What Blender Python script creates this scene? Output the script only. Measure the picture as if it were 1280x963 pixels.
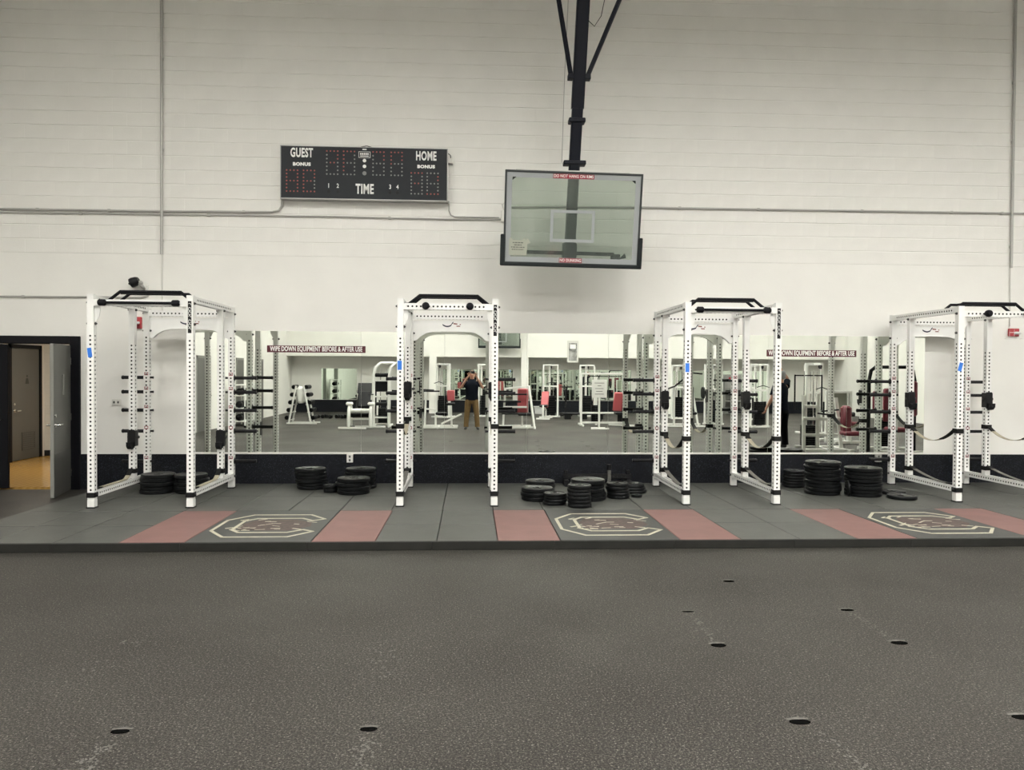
import bpy, math, random
from mathutils import Vector, Matrix, Quaternion
random.seed(7)
scene = bpy.context.scene
for o in list(bpy.data.objects): bpy.data.objects.remove(o)
C = scene.collection
PI = math.pi

# ------------------------------------------------------------------ camera
HP = 0.085                                   # platform height
cam = bpy.data.cameras.new('camera'); cam_o = bpy.data.objects.new('camera', cam); C.objects.link(cam_o)
cam.sensor_fit = 'HORIZONTAL'; cam.sensor_width = 36.0; cam.lens = 948.1 / 1280 * 36.0
cam.clip_start = 0.02; cam.clip_end = 200
yaw, pit, rol = 0.0541, -0.0166, 0.0063
fw = Vector((math.sin(yaw)*math.cos(pit), math.cos(yaw)*math.cos(pit), math.sin(pit)))
rt = Vector((math.cos(yaw), -math.sin(yaw), 0)); up = rt.cross(fw)
r2 = math.cos(rol)*rt + math.sin(rol)*up; u2 = -math.sin(rol)*rt + math.cos(rol)*up
M = Matrix((r2, u2, -fw)).transposed().to_4x4(); M.translation = (0, -11.248, 1.7285)
cam_o.matrix_world = M
scene.camera = cam_o

# ------------------------------------------------------------------ world, view, light levels
w = bpy.data.worlds.new('world'); scene.world = w; w.use_nodes = True
w.node_tree.nodes['Background'].inputs[0].default_value = (1, 1, 1, 1)
w.node_tree.nodes['Background'].inputs[1].default_value = 0.0
scene.view_settings.view_transform = 'Standard'; scene.view_settings.look = 'None'
scene.view_settings.gamma = 1.0; scene.view_settings.use_curve_mapping = False
scene.view_settings.exposure = 0.0
LAMP = 100.0          # emission of a ceiling fixture lens
HALL_LAMP = 26.0
ZC = 8.7             # ceiling height
XL, XR, YB = -7.6, 16.0, -21.4

# ------------------------------------------------------------------ materials
MAT = {}
def nodes_of(name):
    m = bpy.data.materials.new(name); m.use_nodes = True
    nt = m.node_tree; b = nt.nodes['Principled BSDF']
    MAT[name] = m
    return m, nt, b
def mat(name, col, rough=.5, metal=0., spec=.5, mottle=0., mscale=6., bump=0., bscale=60., emit=None, coat=0.):
    m, nt, b = nodes_of(name)
    b.inputs['Base Color'].default_value = (*col, 1); b.inputs['Roughness'].default_value = rough
    b.inputs['Metallic'].default_value = metal; b.inputs['Specular IOR Level'].default_value = spec
    if coat: b.inputs['Coat Weight'].default_value = coat
    tc = nt.nodes.new('ShaderNodeTexCoord')
    if mottle:
        n = nt.nodes.new('ShaderNodeTexNoise'); n.inputs['Scale'].default_value = mscale; n.inputs['Detail'].default_value = 4
        nt.links.new(tc.outputs['Object'], n.inputs['Vector'])
        r = nt.nodes.new('ShaderNodeValToRGB')
        r.color_ramp.elements[0].position = .3; r.color_ramp.elements[1].position = .7
        r.color_ramp.elements[0].color = (*[c*(1-mottle) for c in col], 1); r.color_ramp.elements[1].color = (*[min(1, c*(1+mottle)) for c in col], 1)
        nt.links.new(n.outputs['Fac'], r.inputs['Fac']); nt.links.new(r.outputs['Color'], b.inputs['Base Color'])
    if bump:
        n2 = nt.nodes.new('ShaderNodeTexNoise'); n2.inputs['Scale'].default_value = bscale; n2.inputs['Detail'].default_value = 3
        nt.links.new(tc.outputs['Object'], n2.inputs['Vector'])
        bp = nt.nodes.new('ShaderNodeBump'); bp.inputs['Strength'].default_value = bump; bp.inputs['Distance'].default_value = .01
        nt.links.new(n2.outputs['Fac'], bp.inputs['Height']); nt.links.new(bp.outputs['Normal'], b.inputs['Normal'])
    if emit:
        b.inputs['Emission Color'].default_value = (*emit[0], 1); b.inputs['Emission Strength'].default_value = emit[1]
    return m
mat('wall_paint', (.79, .78, .74), .55, spec=.3, mottle=.025, mscale=1.6, bump=.06, bscale=25)
mat('block_paint', (.78, .77, .73), .5, spec=.35, mottle=.03, mscale=2.2, bump=.10, bscale=40)
mat('ceiling_paint', (.55, .54, .5), .8)
mat('white_steel', (.80, .80, .775), .35, spec=.5, mottle=.02, mscale=9)
mat('frame_white', (.78, .78, .75), .4, mottle=.02)
mat('dark_hollow', (.012, .012, .012), .8)
mat('black_steel', (.007, .007, .008), .42, spec=.25)
mat('black_grip', (.006, .006, .008), .6, spec=.15, bump=.2, bscale=300)
mat('mast_steel', (.006, .007, .012), .5, spec=.15)
mat('bolt_steel', (.05, .05, .05), .4, metal=.5)
mat('iron', (.006, .0065, .007), .30, spec=.14, mottle=.3, mscale=18, bump=.15, bscale=70)
mat('mat_rubber', (.070, .072, .065), .5, spec=.28, mottle=.12, mscale=5, bump=.12, bscale=220)
mat('logo_rubber', (.047, .049, .046), .48, spec=.28, mottle=.1, mscale=5)
mat('red_rubber', (.178, .092, .083), .5, spec=.28, mottle=.10, mscale=4)
mat('edge_rubber', (.017, .017, .015), .65, spec=.2, mottle=.15)
mat('logo_white', (.46, .44, .34), .6, mottle=.1, mscale=20)
mat('logo_garnet', (.07, .047, .042), .6, mottle=.35, mscale=22)
mat('door_grey', (.115, .115, .105), .42, mottle=.03)
mat('door_edge', (.22, .22, .20), .45)
mat('door_black', (.006, .006, .008), .5, spec=.15)
mat('kick_grey', (.09, .09, .083), .35)
mat('chrome', (.6, .6, .58), .25, metal=1.)
mat('hall_base', (.012, .012, .014), .5)
mat('board_black', (.026, .029, .033), .6, spec=.2, mottle=.06)
mat('board_trim', (.42, .42, .41), .4, metal=.3)
mat('letter_white', (.85, .85, .82), .5)
mat('led_red', (.33, .06, .05), .5)
mat('led_grey', (.22, .22, .21), .5)
mat('sticker_red', (.24, .014, .03), .6, spec=.2)
mat('sign_maroon', (.075, .008, .016), .5)
mat('sticker_white', (.8, .79, .76), .5)
mat('tape_blue', (.02, .16, .62), .6)
mat('strap_tan', (.33, .30, .22), .8, mottle=.12, mscale=30)
mat('strap_grey', (.13, .125, .11), .8, mottle=.15, mscale=30)
mat('strap_black', (.008, .008, .008), .75, spec=.2)
mat('conduit_grey', (.42, .415, .39), .45, metal=.2)
mat('conduit_paint', (.62, .61, .57), .5)
mat('box_white', (.72, .71, .67), .5)
mat('alarm_red', (.38, .03, .04), .4)
mat('alarm_clear', (.75, .75, .75), .2)
mat('pad_black', (.008, .008, .01), .5, spec=.25)
mat('pad_red', (.42, .085, .095), .45)
mat('pad_maroon', (.17, .018, .035), .45)
mat('board_pad', (.015, .018, .019), .6, spec=.2)
mat('board_frame', (.04, .045, .045), .5, spec=.3)
mat('board_film', (.29, .305, .31), .6)
mat('notice_grey', (.33, .34, .28), .7)
mat('ink', (.06, .065, .055), .7)
mat('logo_ink', (.02, .02, .05), .5)
mat('logo_ink_red', (.2, .05, .04), .5)
mat('skin', (.50, .27, .19), .5)
mat('shirt_black', (.007, .009, .015), .9, spec=.08, mottle=.15, mscale=12)
mat('trousers_khaki', (.17, .11, .05), .9, spec=.1, mottle=.12, mscale=10)
mat('trousers_black', (.008, .008, .01), .9, spec=.08)
mat('shoe_black', (.015, .015, .015), .5)
mat('hair_brown', (.05, .03, .02), .8)
mat('hair_grey', (.30, .30, .30), .8)
mat('cabinet_grey', (.20, .20, .19), .5)
mat('tub_grey', (.62, .63, .63), .5)
mat('poster_ink', (.25, .25, .24), .6, mottle=.7, mscale=6)
mat('scuff_pale', (.11, .106, .095), .8, mottle=.3, mscale=40)
mat('gouge_dark', (.004, .004, .004), 1.0, spec=0.)
mat('lens', (.9, .9, .88), .4, emit=((1.0, .98, .93), LAMP))
mat('lens_hall', (.9, .9, .88), .4, emit=((1.0, .93, .80), HALL_LAMP))

# floor: rubber with pale flecks
m, nt, b = nodes_of('floor_rubber')
tc = nt.nodes.new('ShaderNodeTexCoord')
def noise(scale, detail=2, rough=.5):
    n = nt.nodes.new('ShaderNodeTexNoise'); n.inputs['Scale'].default_value = scale; n.inputs['Detail'].default_value = detail
    n.inputs['Roughness'].default_value = rough
    nt.links.new(tc.outputs['Object'], n.inputs['Vector']); return n
def ramp(src, stops):
    r = nt.nodes.new('ShaderNodeValToRGB'); e = r.color_ramp.elements
    e[0].position, e[0].color = stops[0][0], (*stops[0][1], 1); e[1].position, e[1].color = stops[-1][0], (*stops[-1][1], 1)
    for p_, c_ in stops[1:-1]:
        k = e.new(p_); k.color = (*c_, 1)
    nt.links.new(src, r.inputs['Fac']); return r
def mixc(kind, fac, a, c):
    x = nt.nodes.new('ShaderNodeMix'); x.data_type = 'RGBA'; x.blend_type = kind
    x.inputs[0].default_value = fac if not hasattr(fac, 'is_linked') else 1
    if hasattr(fac, 'is_linked'): nt.links.new(fac, x.inputs[0])
    nt.links.new(a, x.inputs[6]); nt.links.new(c, x.inputs[7]); return x.outputs[2]
big = ramp(noise(.9, 4).outputs['Fac'], [(.3, (.0215, .0198, .0178)), (.7, (.029, .0272, .0245))])
fine = ramp(noise(95, 3, .7).outputs['Fac'], [(.36, (.10, .10, .10)), (.5, (.9, .9, .9)), (.62, (3.0, 2.95, 2.85))])
base = mixc('MULTIPLY', 1.0, big.outputs['Color'], fine.outputs['Color'])
fleck = ramp(noise(80, 2, .7).outputs['Fac'], [(.60, (0, 0, 0)), (.66, (1, 1, 1))])
pale = nt.nodes.new('ShaderNodeRGB'); pale.outputs[0].default_value = (.185, .177, .155, 1)
base = mixc('MIX', fleck.outputs['Color'], base, pale.outputs[0])
nt.links.new(base, b.inputs['Base Color'])
b.inputs['Specular IOR Level'].default_value = .16
rr = ramp(noise(.5, 3).outputs['Fac'], [(.3, (.44, .44, .44)), (.7, (.56, .56, .56))])
nt.links.new(rr.outputs['Color'], b.inputs['Roughness'])
bp = nt.nodes.new('ShaderNodeBump'); bp.inputs['Strength'].default_value = .12; bp.inputs['Distance'].default_value = .004
nt.links.new(noise(200, 2).outputs['Fac'], bp.inputs['Height']); nt.links.new(bp.outputs['Normal'], b.inputs['Normal'])

# wall base rubber with blue-grey flecks
m, nt, b = nodes_of('base_rubber')
tc = nt.nodes.new('ShaderNodeTexCoord')
bb_ = ramp(noise(1.2, 3).outputs['Fac'], [(.3, (.005, .0055, .0075)), (.7, (.008, .009, .012))])
fl = ramp(noise(110, 1).outputs['Fac'], [(.62, (0, 0, 0)), (.7, (1, 1, 1))])
pb = nt.nodes.new('ShaderNodeRGB'); pb.outputs[0].default_value = (.045, .05, .065, 1)
nt.links.new(mixc('MIX', fl.outputs['Color'], bb_.outputs['Color'], pb.outputs[0]), b.inputs['Base Color'])
b.inputs['Roughness'].default_value = .6; b.inputs['Specular IOR Level'].default_value = .15

# hall floor: varnished boards
m, nt, b = nodes_of('hall_wood')
tc = nt.nodes.new('ShaderNodeTexCoord')
wv = nt.nodes.new('ShaderNodeTexWave'); wv.inputs['Scale'].default_value = 3.0; wv.inputs['Distortion'].default_value = 2.5; wv.inputs['Detail'].default_value = 3
nt.links.new(tc.outputs['Object'], wv.inputs['Vector'])
hw = ramp(wv.outputs['Fac'], [(0, (.42, .24, .06)), (1, (.52, .31, .09))])
nt.links.new(hw.outputs['Color'], b.inputs['Base Color']); b.inputs['Roughness'].default_value = .22

def mirror_mat(name, col):
    m, nt, b = nodes_of(name)
    b.inputs['Base Color'].default_value = (*col, 1); b.inputs['Metallic'].default_value = 1; b.inputs['Roughness'].default_value = 0.0
    b.inputs['Specular Tint'].default_value = (1, 1, 1, 1)
mirror_mat('mirror_silver', (.80, .83, .775)); mirror_mat('mirror_green', (.70, .78, .70))

# backboard glass: tinted, see-through, with a little gloss
m, nt, b = nodes_of('board_glass')
nt.nodes.remove(b); out = nt.nodes['Material Output']
tr = nt.nodes.new('ShaderNodeBsdfTransparent'); tr.inputs[0].default_value = (.775, .81, .775, 1)
gl = nt.nodes.new('ShaderNodeBsdfGlossy'); gl.inputs['Roughness'].default_value = .05; gl.inputs[0].default_value = (.8, .85, .8, 1)
fr = nt.nodes.new('ShaderNodeFresnel'); fr.inputs[0].default_value = 1.45
mx = nt.nodes.new('ShaderNodeMixShader')
df = nt.nodes.new('ShaderNodeBsdfDiffuse'); df.inputs[0].default_value = (.36, .42, .38, 1)
mv = nt.nodes.new('ShaderNodeMixShader'); mv.inputs[0].default_value = .15      # dusty veil on old glass
nt.links.new(tr.outputs[0], mv.inputs[1]); nt.links.new(df.outputs[0], mv.inputs[2])
nt.links.new(fr.outputs[0], mx.inputs[0]); nt.links.new(mv.outputs[0], mx.inputs[1]); nt.links.new(gl.outputs[0], mx.inputs[2]); nt.links.new(mx.outputs[0], out.inputs[0])

# ------------------------------------------------------------------ mesh helpers
class MB:
    def __init__(s): s.v = []; s.f = []; s.mi = []
    def add(s, vs, fs, mi=0):
        o = len(s.v); s.v += [tuple(v) for v in vs]; s.f += [tuple(i+o for i in f) for f in fs]; s.mi += [mi]*len(fs); return s
    def box(s, x0, x1, y0, y1, z0, z1, mi=0):
        v = [(x, y, z) for z in (z0, z1) for y in (y0, y1) for x in (x0, x1)]
        return s.add(v, [(0,2,3,1), (4,5,7,6), (0,1,5,4), (2,6,7,3), (0,4,6,2), (1,3,7,5)], mi)
    def bbox(s, x0, x1, y0, y1, z0, z1, b=.01, mi=0):
        # box with chamfered edges
        b = min(b, (x1-x0)/2.01, (y1-y0)/2.01, (z1-z0)/2.01)
        X, Y, Z = (x0, x1), (y0, y1), (z0, z1); v = []; idx = {}
        for i in (0, 1):
            for j in (0, 1):
                for k in (0, 1):
                    sx, sy, sz = (1-2*i)*b, (1-2*j)*b, (1-2*k)*b
                    for a, p in enumerate(((X[i], Y[j]+sy, Z[k]+sz), (X[i]+sx, Y[j], Z[k]+sz), (X[i]+sx, Y[j]+sy, Z[k]))):
                        idx[(i, j, k, a)] = len(v); v.append(p)
        g = lambda *t: idx[t]; f = []
        for i in (0, 1): f.append((g(i,0,0,0), g(i,1,0,0), g(i,1,1,0), g(i,0,1,0)))
        for j in (0, 1): f.append((g(0,j,0,1), g(1,j,0,1), g(1,j,1,1), g(0,j,1,1)))
        for k in (0, 1): f.append((g(0,0,k,2), g(1,0,k,2), g(1,1,k,2), g(0,1,k,2)))
        for i in (0, 1):
            for j in (0, 1): f.append((g(i,j,0,0), g(i,j,1,0), g(i,j,1,1), g(i,j,0,1)))
            for k in (0, 1): f.append((g(i,0,k,0), g(i,1,k,0), g(i,1,k,2), g(i,0,k,2)))
        for j in (0, 1):
            for k in (0, 1): f.append((g(0,j,k,1), g(1,j,k,1), g(1,j,k,2), g(0,j,k,2)))
        for i in (0, 1):
            for j in (0, 1):
                for k in (0, 1): f.append((g(i,j,k,0), g(i,j,k,1), g(i,j,k,2)))
        return s.add(v, f, mi)
    def bar(s, p, q, w=.06, h=None, mi=0, upv=(0, 0, 1)):
        # rectangular bar from p to q, with chamfered long edges
        h = h or w; p, q = Vector(p), Vector(q); d = (q-p).normalized(); u = Vector(upv)
        if abs(d.dot(u)) > .98: u = Vector((0, 1, 0))
        a = d.cross(u).normalized(); c = a.cross(d); t = min(w, h)*.14
        pr = [(-w/2+t, -h/2), (w/2-t, -h/2), (w/2, -h/2+t), (w/2, h/2-t), (w/2-t, h/2), (-w/2+t, h/2), (-w/2, h/2-t), (-w/2, -h/2+t)]
        v = [p+a*x+c*y for x, y in pr]+[q+a*x+c*y for x, y in pr]
        f = [(i, (i+1) % 8, (i+1) % 8+8, i+8) for i in range(8)]+[tuple(range(7, -1, -1)), tuple(range(8, 16))]
        return s.add(v, f, mi)
    def tube(s, pts, r=.02, n=10, mi=0, cap=True):
        pts = [Vector(p) for p in pts]; rs = r if isinstance(r, (list, tuple)) else [r]*len(pts); v = []; f = []
        ref = None
        for i, p in enumerate(pts):
            d = ((pts[min(i+1, len(pts)-1)]-pts[i]).normalized()+(pts[i]-pts[max(i-1, 0)]).normalized()).normalized()
            if ref is None: ref = Vector((0, 0, 1)) if abs(d.z) < .9 else Vector((1, 0, 0))
            a = d.cross(ref).normalized(); c = a.cross(d).normalized(); ref = c
            for k in range(n):
                t = 2*PI*k/n; v.append(p+(a*math.cos(t)+c*math.sin(t))*rs[i])
        for i in range(len(pts)-1):
            for k in range(n): f.append((i*n+k, i*n+(k+1) % n, (i+1)*n+(k+1) % n, (i+1)*n+k))
        if cap: f += [tuple(range(n-1, -1, -1)), tuple((len(pts)-1)*n+k for k in range(n))]
        return s.add(v, f, mi)
    def lathe(s, prof, c=(0, 0, 0), n=32, axis='z', mi=0):
        v = []; f = []
        for r, h in prof:
            for k in range(n):
                t = 2*PI*k/n; x, y = r*math.cos(t), r*math.sin(t)
                p = (x, y, h) if axis == 'z' else ((x, h, y) if axis == 'y' else (h, x, y))
                v.append((p[0]+c[0], p[1]+c[1], p[2]+c[2]))
        for i in range(len(prof)-1):
            for k in range(n): f.append((i*n+k, i*n+(k+1) % n, (i+1)*n+(k+1) % n, (i+1)*n+k))
        return s.add(v, f, mi)
    def prism(s, poly, y0, y1, mi=0, plane='xz'):
        n = len(poly)
        if plane == 'xz': v = [(x, y0, z) for x, z in poly]+[(x, y1, z) for x, z in poly]
        elif plane == 'xy': v = [(x, z, y0) for x, z in poly]+[(x, z, y1) for x, z in poly]
        else: v = [(y0, x, z) for x, z in poly]+[(y1, x, z) for x, z in poly]
        f = [tuple(range(n)), tuple(range(2*n-1, n-1, -1))]+[(i, i+n, (i+1) % n+n, (i+1) % n) for i in range(n)]
        return s.add(v, f, mi)
    def ribbon(s, pts, wid, th=.005, mi=0):
        # flat strap: pts centreline, wid = width vector
        pts = [Vector(p) for p in pts]; wv = Vector(wid)/2; v = []; f = []
        for i, p in enumerate(pts):
            d = (pts[min(i+1, len(pts)-1)]-pts[max(i-1, 0)]).normalized(); nrm = d.cross(wv).normalized()*th/2
            v += [p-wv-nrm, p+wv-nrm, p+wv+nrm, p-wv+nrm]
        for i in range(len(pts)-1):
            for k in range(4): f.append((i*4+k, i*4+(k+1) % 4, i*4+4+(k+1) % 4, i*4+4+k))
        m_ = (len(pts)-1)*4; f += [(3, 2, 1, 0), (m_, m_+1, m_+2, m_+3)]
        return s.add(v, f, mi)
    def ball(s, c, r, n=10, mi=0, sc=(1, 1, 1)):
        prof = [(max(1e-4, r*math.sin(PI*i/n)), -r*math.cos(PI*i/n)) for i in range(n+1)]
        k = MB(); k.lathe(prof, n=n+4); 
        return s.add([(v[0]*sc[0]+c[0], v[1]*sc[1]+c[1], v[2]*sc[2]+c[2]) for v in k.v], k.f, mi)
    def mesh(s, name, mats, smooth=False):
        me = bpy.data.meshes.new(name); me.from_pydata(s.v, [], s.f)
        for m_ in (mats if isinstance(mats, (list, tuple)) else [mats]): me.materials.append(MAT[m_])
        if any(s.mi): me.polygons.foreach_set('material_index', s.mi)
        me.validate()
        import bmesh
        bm = bmesh.new(); bm.from_mesh(me); bmesh.ops.recalc_face_normals(bm, faces=bm.faces); bm.to_mesh(me); bm.free()
        if smooth:
            me.polygons.foreach_set('use_smooth', [True]*len(me.polygons)); me.set_sharp_from_angle(angle=math.radians(38))
        me.update(); return me
    def obj(s, name, mats, parent=None, smooth=False, loc=None, rot=None):
        return link(name, s.mesh(name, mats, smooth), parent, loc, rot)
def link(name, me, parent=None, loc=None, rot=None):
    o = bpy.data.objects.new(name, me); C.objects.link(o)
    if parent: o.parent = parent
    if loc: o.location = loc
    if rot: o.rotation_euler = rot
    return o
def thing(name, label, cat, loc=(0, 0, 0), rz=0, group=None):
    o = bpy.data.objects.new(name, None); C.objects.link(o); o.location = loc; o.rotation_euler = (0, 0, rz); o.empty_display_size = .1
    return tag(o, label, cat, group)
def tag(o, label, cat, group=None):
    o['label'] = label; o['category'] = cat
    if group: o['group'] = group
    return o
def struct(o): o['kind'] = 'structure'; return o

def text_mesh(name, txt, size, m_, sx=1.0, bold=0.0, ext=.001, align='CENTER'):
    # lettering as a flat mesh, standing in the xz plane and facing -y
    cu = bpy.data.curves.new(name, 'FONT'); cu.body = txt; cu.size = size; cu.align_x = align; cu.align_y = 'CENTER'
    cu.space_character = 1.1 if bold > .003 else 1.0; cu.extrude = ext; cu.offset = bold; cu.resolution_u = 3
    to = bpy.data.objects.new(name, cu); C.objects.link(to)
    dg = bpy.context.evaluated_depsgraph_get(); me = bpy.data.meshes.new_from_object(to.evaluated_get(dg))
    bpy.data.objects.remove(to); bpy.data.curves.remove(cu)
    me.transform(Matrix.Rotation(PI/2, 4, 'X') @ Matrix.Diagonal((sx, 1, 1, 1)))
    me.materials.clear(); me.materials.append(MAT[m_]); return me

def perforated(name, L, sec=.076, h0=.1, h1=None, pitch=.0508, faces=(0, 1, 2, 3), rh=.0125, skip=()):
    # square steel tube along z from 0 to L with a line of real holes in the named faces and a dark inside
    b = MB(); h = sec/2; h1 = L-.05 if h1 is None else h1; n = int((h1-h0)/pitch)
    for k in range(4):
        c_, s_ = round(math.cos(k*PI/2)), round(math.sin(k*PI/2))
        def P(x, d, z): # face k: outward along local -y
            y = -h+d; return (x*c_-y*s_, x*s_+y*c_, z)
        def quad(x0, x1, z0, z1): b.add([P(x0, 0, z0), P(x1, 0, z0), P(x1, 0, z1), P(x0, 0, z1)], [(0, 1, 2, 3)])
        if k not in faces: quad(-h, h, 0, L); continue
        quad(-h, h, 0, h0); quad(-h, h, h0+n*pitch, L)
        for i in range(n):
            z0 = h0+i*pitch; zc = z0+pitch/2; e = pitch/2
            if i in skip: quad(-h, h, z0, z0+pitch); continue
            quad(-h, -e, z0, z0+pitch); quad(e, h, z0, z0+pitch)
            o8 = [(1, 0), (1, 1), (0, 1), (-1, 1), (-1, 0), (-1, -1), (0, -1), (1, -1)]
            v = [P(x*e, 0, zc+y*e) for x, y in o8]+[P(rh*math.cos(j*PI/4), 0, zc+rh*math.sin(j*PI/4)) for j in range(8)]+[P(rh*math.cos(j*PI/4), .006, zc+rh*math.sin(j*PI/4)) for j in range(8)]
            b.add(v, [(j, (j+1) % 8, (j+1) % 8+8, j+8) for j in range(8)], 0)
            b.add(v, [(j+8, (j+1) % 8+8, (j+1) % 8+16, j+16) for j in range(8)], 1)
    b.add([(-h, -h, 0), (h, -h, 0), (h, h, 0), (-h, h, 0), (-h, -h, L), (h, -h, L), (h, h, L), (-h, h, L)], [(0, 3, 2, 1), (4, 5, 6, 7)])
    g = h-.006
    b.add([(x, y, z) for z in (.002, L-.002) for x, y in ((-g, -g), (g, -g), (g, g), (-g, g))], [(0, 1, 5, 4), (1, 2, 6, 5), (2, 3, 7, 6), (3, 0, 4, 7)], 1)
    me = bpy.data.meshes.new(name); me.from_pydata(b.v, [], b.f)
    for m_ in ('white_steel', 'dark_hollow'): me.materials.append(MAT[m_])
    me.polygons.foreach_set('material_index', b.mi); me.update(); return me

# ================================================================== SETTING
struct(MB().box(XL, XR, YB, 0, -.1, 0).obj('floor', 'floor_rubber'))
struct(MB().box(XL-.2, XR+.2, YB-.2, .25, ZC, ZC+.15).obj('ceiling', 'ceiling_paint'))
DX0, DX1, DZ = -7.47, -5.757, 2.10            # double-door opening
ZB = 3.40                                     # block courses start
wb = MB()
wb.box(DX1, XR, 0, .22, 0, ZB); wb.box(XL, DX0, 0, .22, 0, ZB); wb.box(DX0, DX1, 0, .22, DZ, ZB)
wb.box(XL, XR, .004, .22, ZB, ZC)
wall_back = struct(wb.obj('wall_back', 'wall_paint'))
struct(MB().box(XL-.2, XL, YB, 0, 0, ZC).obj('wall_left', 'wall_paint'))
struct(MB().box(XR, XR+.2, YB, 0, 0, ZC).obj('wall_right', 'wall_paint'))
# rear wall: lower part stands back under a deep header
wr = MB(); wr.box(XL, XR, YB-.2, YB, 0, ZC); wr.box(XL, XR, YB, YB+.9, 2.36, ZC)
for cx in (-1.58, 2.25, 8.3): wr.box(cx-.15, cx+.15, YB+.75, YB+1.0, 0, 2.6)
struct(wr.obj('wall_rear', 'wall_paint'))

# block courses of the back wall: 300 in the middle of the view as pieces, the others joined
BW_, BH_ = .4064, .2032
def block_faces(b, x0, x1, z0, z1, yf=-.002, yb=.004, gx=.0001, gz=.0045, ch=.004):
    X0, X1, Z0, Z1 = x0+gx, x1-gx, z0+gz, z1-gz
    v = [(X0, yb, Z0), (X1, yb, Z0), (X1, yb, Z1), (X0, yb, Z1), (X0+ch*.08, yf, Z0+ch), (X1-ch*.08, yf, Z0+ch), (X1-ch*.08, yf, Z1-ch), (X0+ch*.08, yf, Z1-ch)]
    b.add(v, [(4, 5, 6, 7), (0, 1, 5, 4), (1, 2, 6, 5), (2, 3, 7, 6), (3, 0, 4, 7)])
bm1 = MB(); block_faces(bm1, 0, BW_, 0, BH_); block_me = bm1.mesh('block', 'block_paint')
rest = MB(); nblk = 0; row = 0; z = ZB
while z < ZC-.01:
    x = XL-(BW_/2 if row % 2 else 0)
    z1 = min(z+BH_, ZC)
    while x < XR-.001:
        x1 = min(x+BW_, XR); x0 = max(x, XL); inview = -6.8 < (x0+x1)/2 < 8.5 and 1 <= row <= 8 and x1-x0 > BW_-.001
        if inview and nblk < 300:
            link('block', block_me, wall_back, (x0, random.uniform(-.0012, .0012), z)); nblk += 1
        else: block_faces(rest, x0, x1, z, z1)
        x += BW_
    z += BH_; row += 1
ro = rest.obj('block_courses', 'block_paint', wall_back); ro['kind'] = 'stuff'

# black rubber base along the back wall and the rear wall
ZS = .512
struct(MB().bbox(-5.612, XR, -.022, 0, 0, ZS, .004).obj('baseboard_back', 'base_rubber'))
struct(MB().bbox(XL, XR, YB, YB+.022, 0, .52, .004).obj('baseboard_rear', 'base_rubber'))

# door frame, leaves, hall behind
tf = MB()
tf.bbox(DX1, -5.612, -.035, .24, 0, 2.21, .008); tf.bbox(DX0-.13, DX0, -.035, .24, 0, 2.21, .008); tf.bbox(DX0, DX1, -.035, .24, DZ, 2.21, .008)
struct(tf.obj('trim_1', 'door_black'))
dl = struct(MB().bbox(DX0+.005, -6.645, .02, .065, .012, DZ-.01, .004).obj('door_2', 'door_black'))
MB().tube([(-6.72, .02, 1.0), (-6.72, -.045, 1.0), (-6.84, -.045, 1.0)], .011).obj('door_handle', 'chrome', dl, True)
# open leaf: hinged on the right jamb, standing about 100 degrees open
leaf = bpy.data.objects.new('door_1', None); C.objects.link(leaf); struct(leaf)
leaf.location = (-5.74, -.03, 0); leaf.rotation_euler = (0, 0, math.radians(-76))
MB().bbox(.0, .86, -.045, 0, .012, 2.075, .003).obj('door_panel', 'door_grey', leaf)
MB().box(.8601, .8615, -.0435, -.0015, .02, 2.07).obj('edge_band', 'door_edge', leaf)
MB().bbox(.05, .82, 0, .0025, .05, .60, .001).obj('kick_plate', 'kick_grey', leaf)
MB().bbox(.40, .46, 0, .018, 1.38, 1.66, .004).obj('pull_plate', 'door_edge', leaf)
for s_, n_ in ((1, 0), (-1, -.045)):
    MB().lathe([(.0001, n_+s_*.008), (.032, n_+s_*.008), (.034, n_)], (.795, 0, .985), 18, 'y').tube([(.795, n_, .985), (.795, n_+s_*.055, .985), (.69, n_+s_*.06, .985)], .011).obj('door_handle', 'chrome', leaf, True)
MB().lathe([(.0001, .014), (.024, .012), (.026, 0)], (.795, 0, 1.11), 16, 'y').obj('lock_cylinder', 'chrome', leaf, True)
for z in (.25, 1.05, 1.85): MB().tube([(0, .004, z-.05), (0, .004, z+.05)], .009).obj('hinge', 'chrome', leaf)
HX, HY = -8.53, 4.42
struct(MB().box(-9.2, -4.2, .22, HY+.2, -.1, -.001).obj('floor_hall', 'hall_wood'))
struct(MB().box(HX-.2, HX, .22, 3.30, 0, 2.7).box(HX-.2, HX, 4.24, HY, 0, 2.7).box(HX-.2, HX, 3.30, 4.24, 2.16, 2.7).obj('wall_hall_left', 'wall_paint'))
whb = struct(MB().box(-9.2, -4.2, HY+.004, HY+.2, 0, 2.7).obj('wall_hall_back', 'wall_paint'))
struct(MB().box(-4.2, -4.0, .22, HY+.2, 0, 2.7).obj('wall_hall_right', 'wall_paint'))
struct(MB().box(-9.2, -4.0, .22, HY+.2, 2.7, 2.8).obj('ceiling_hall', 'ceiling_paint'))
for r_ in range(13):
    for k in range(6):
        x0 = HX+.02+k*BW_+(BW_/2 if r_ % 2 else 0)
        link('block', block_me, whb, (x0, HY, .02+r_*BH_))
struct(MB().bbox(HX, -4.2, HY-.012, HY+.004, 0, .11, .003).obj('baseboard_hall', 'hall_base'))
tb = MB(); tb.box(HX-.02, HX+.025, 3.24, 3.31, 0, 2.2).box(HX-.02, HX+.025, 4.23, 4.30, 0, 2.2).box(HX-.02, HX+.025, 3.24, 4.30, 2.13, 2.2)
struct(tb.obj('trim_2', 'door_black'))
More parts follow.
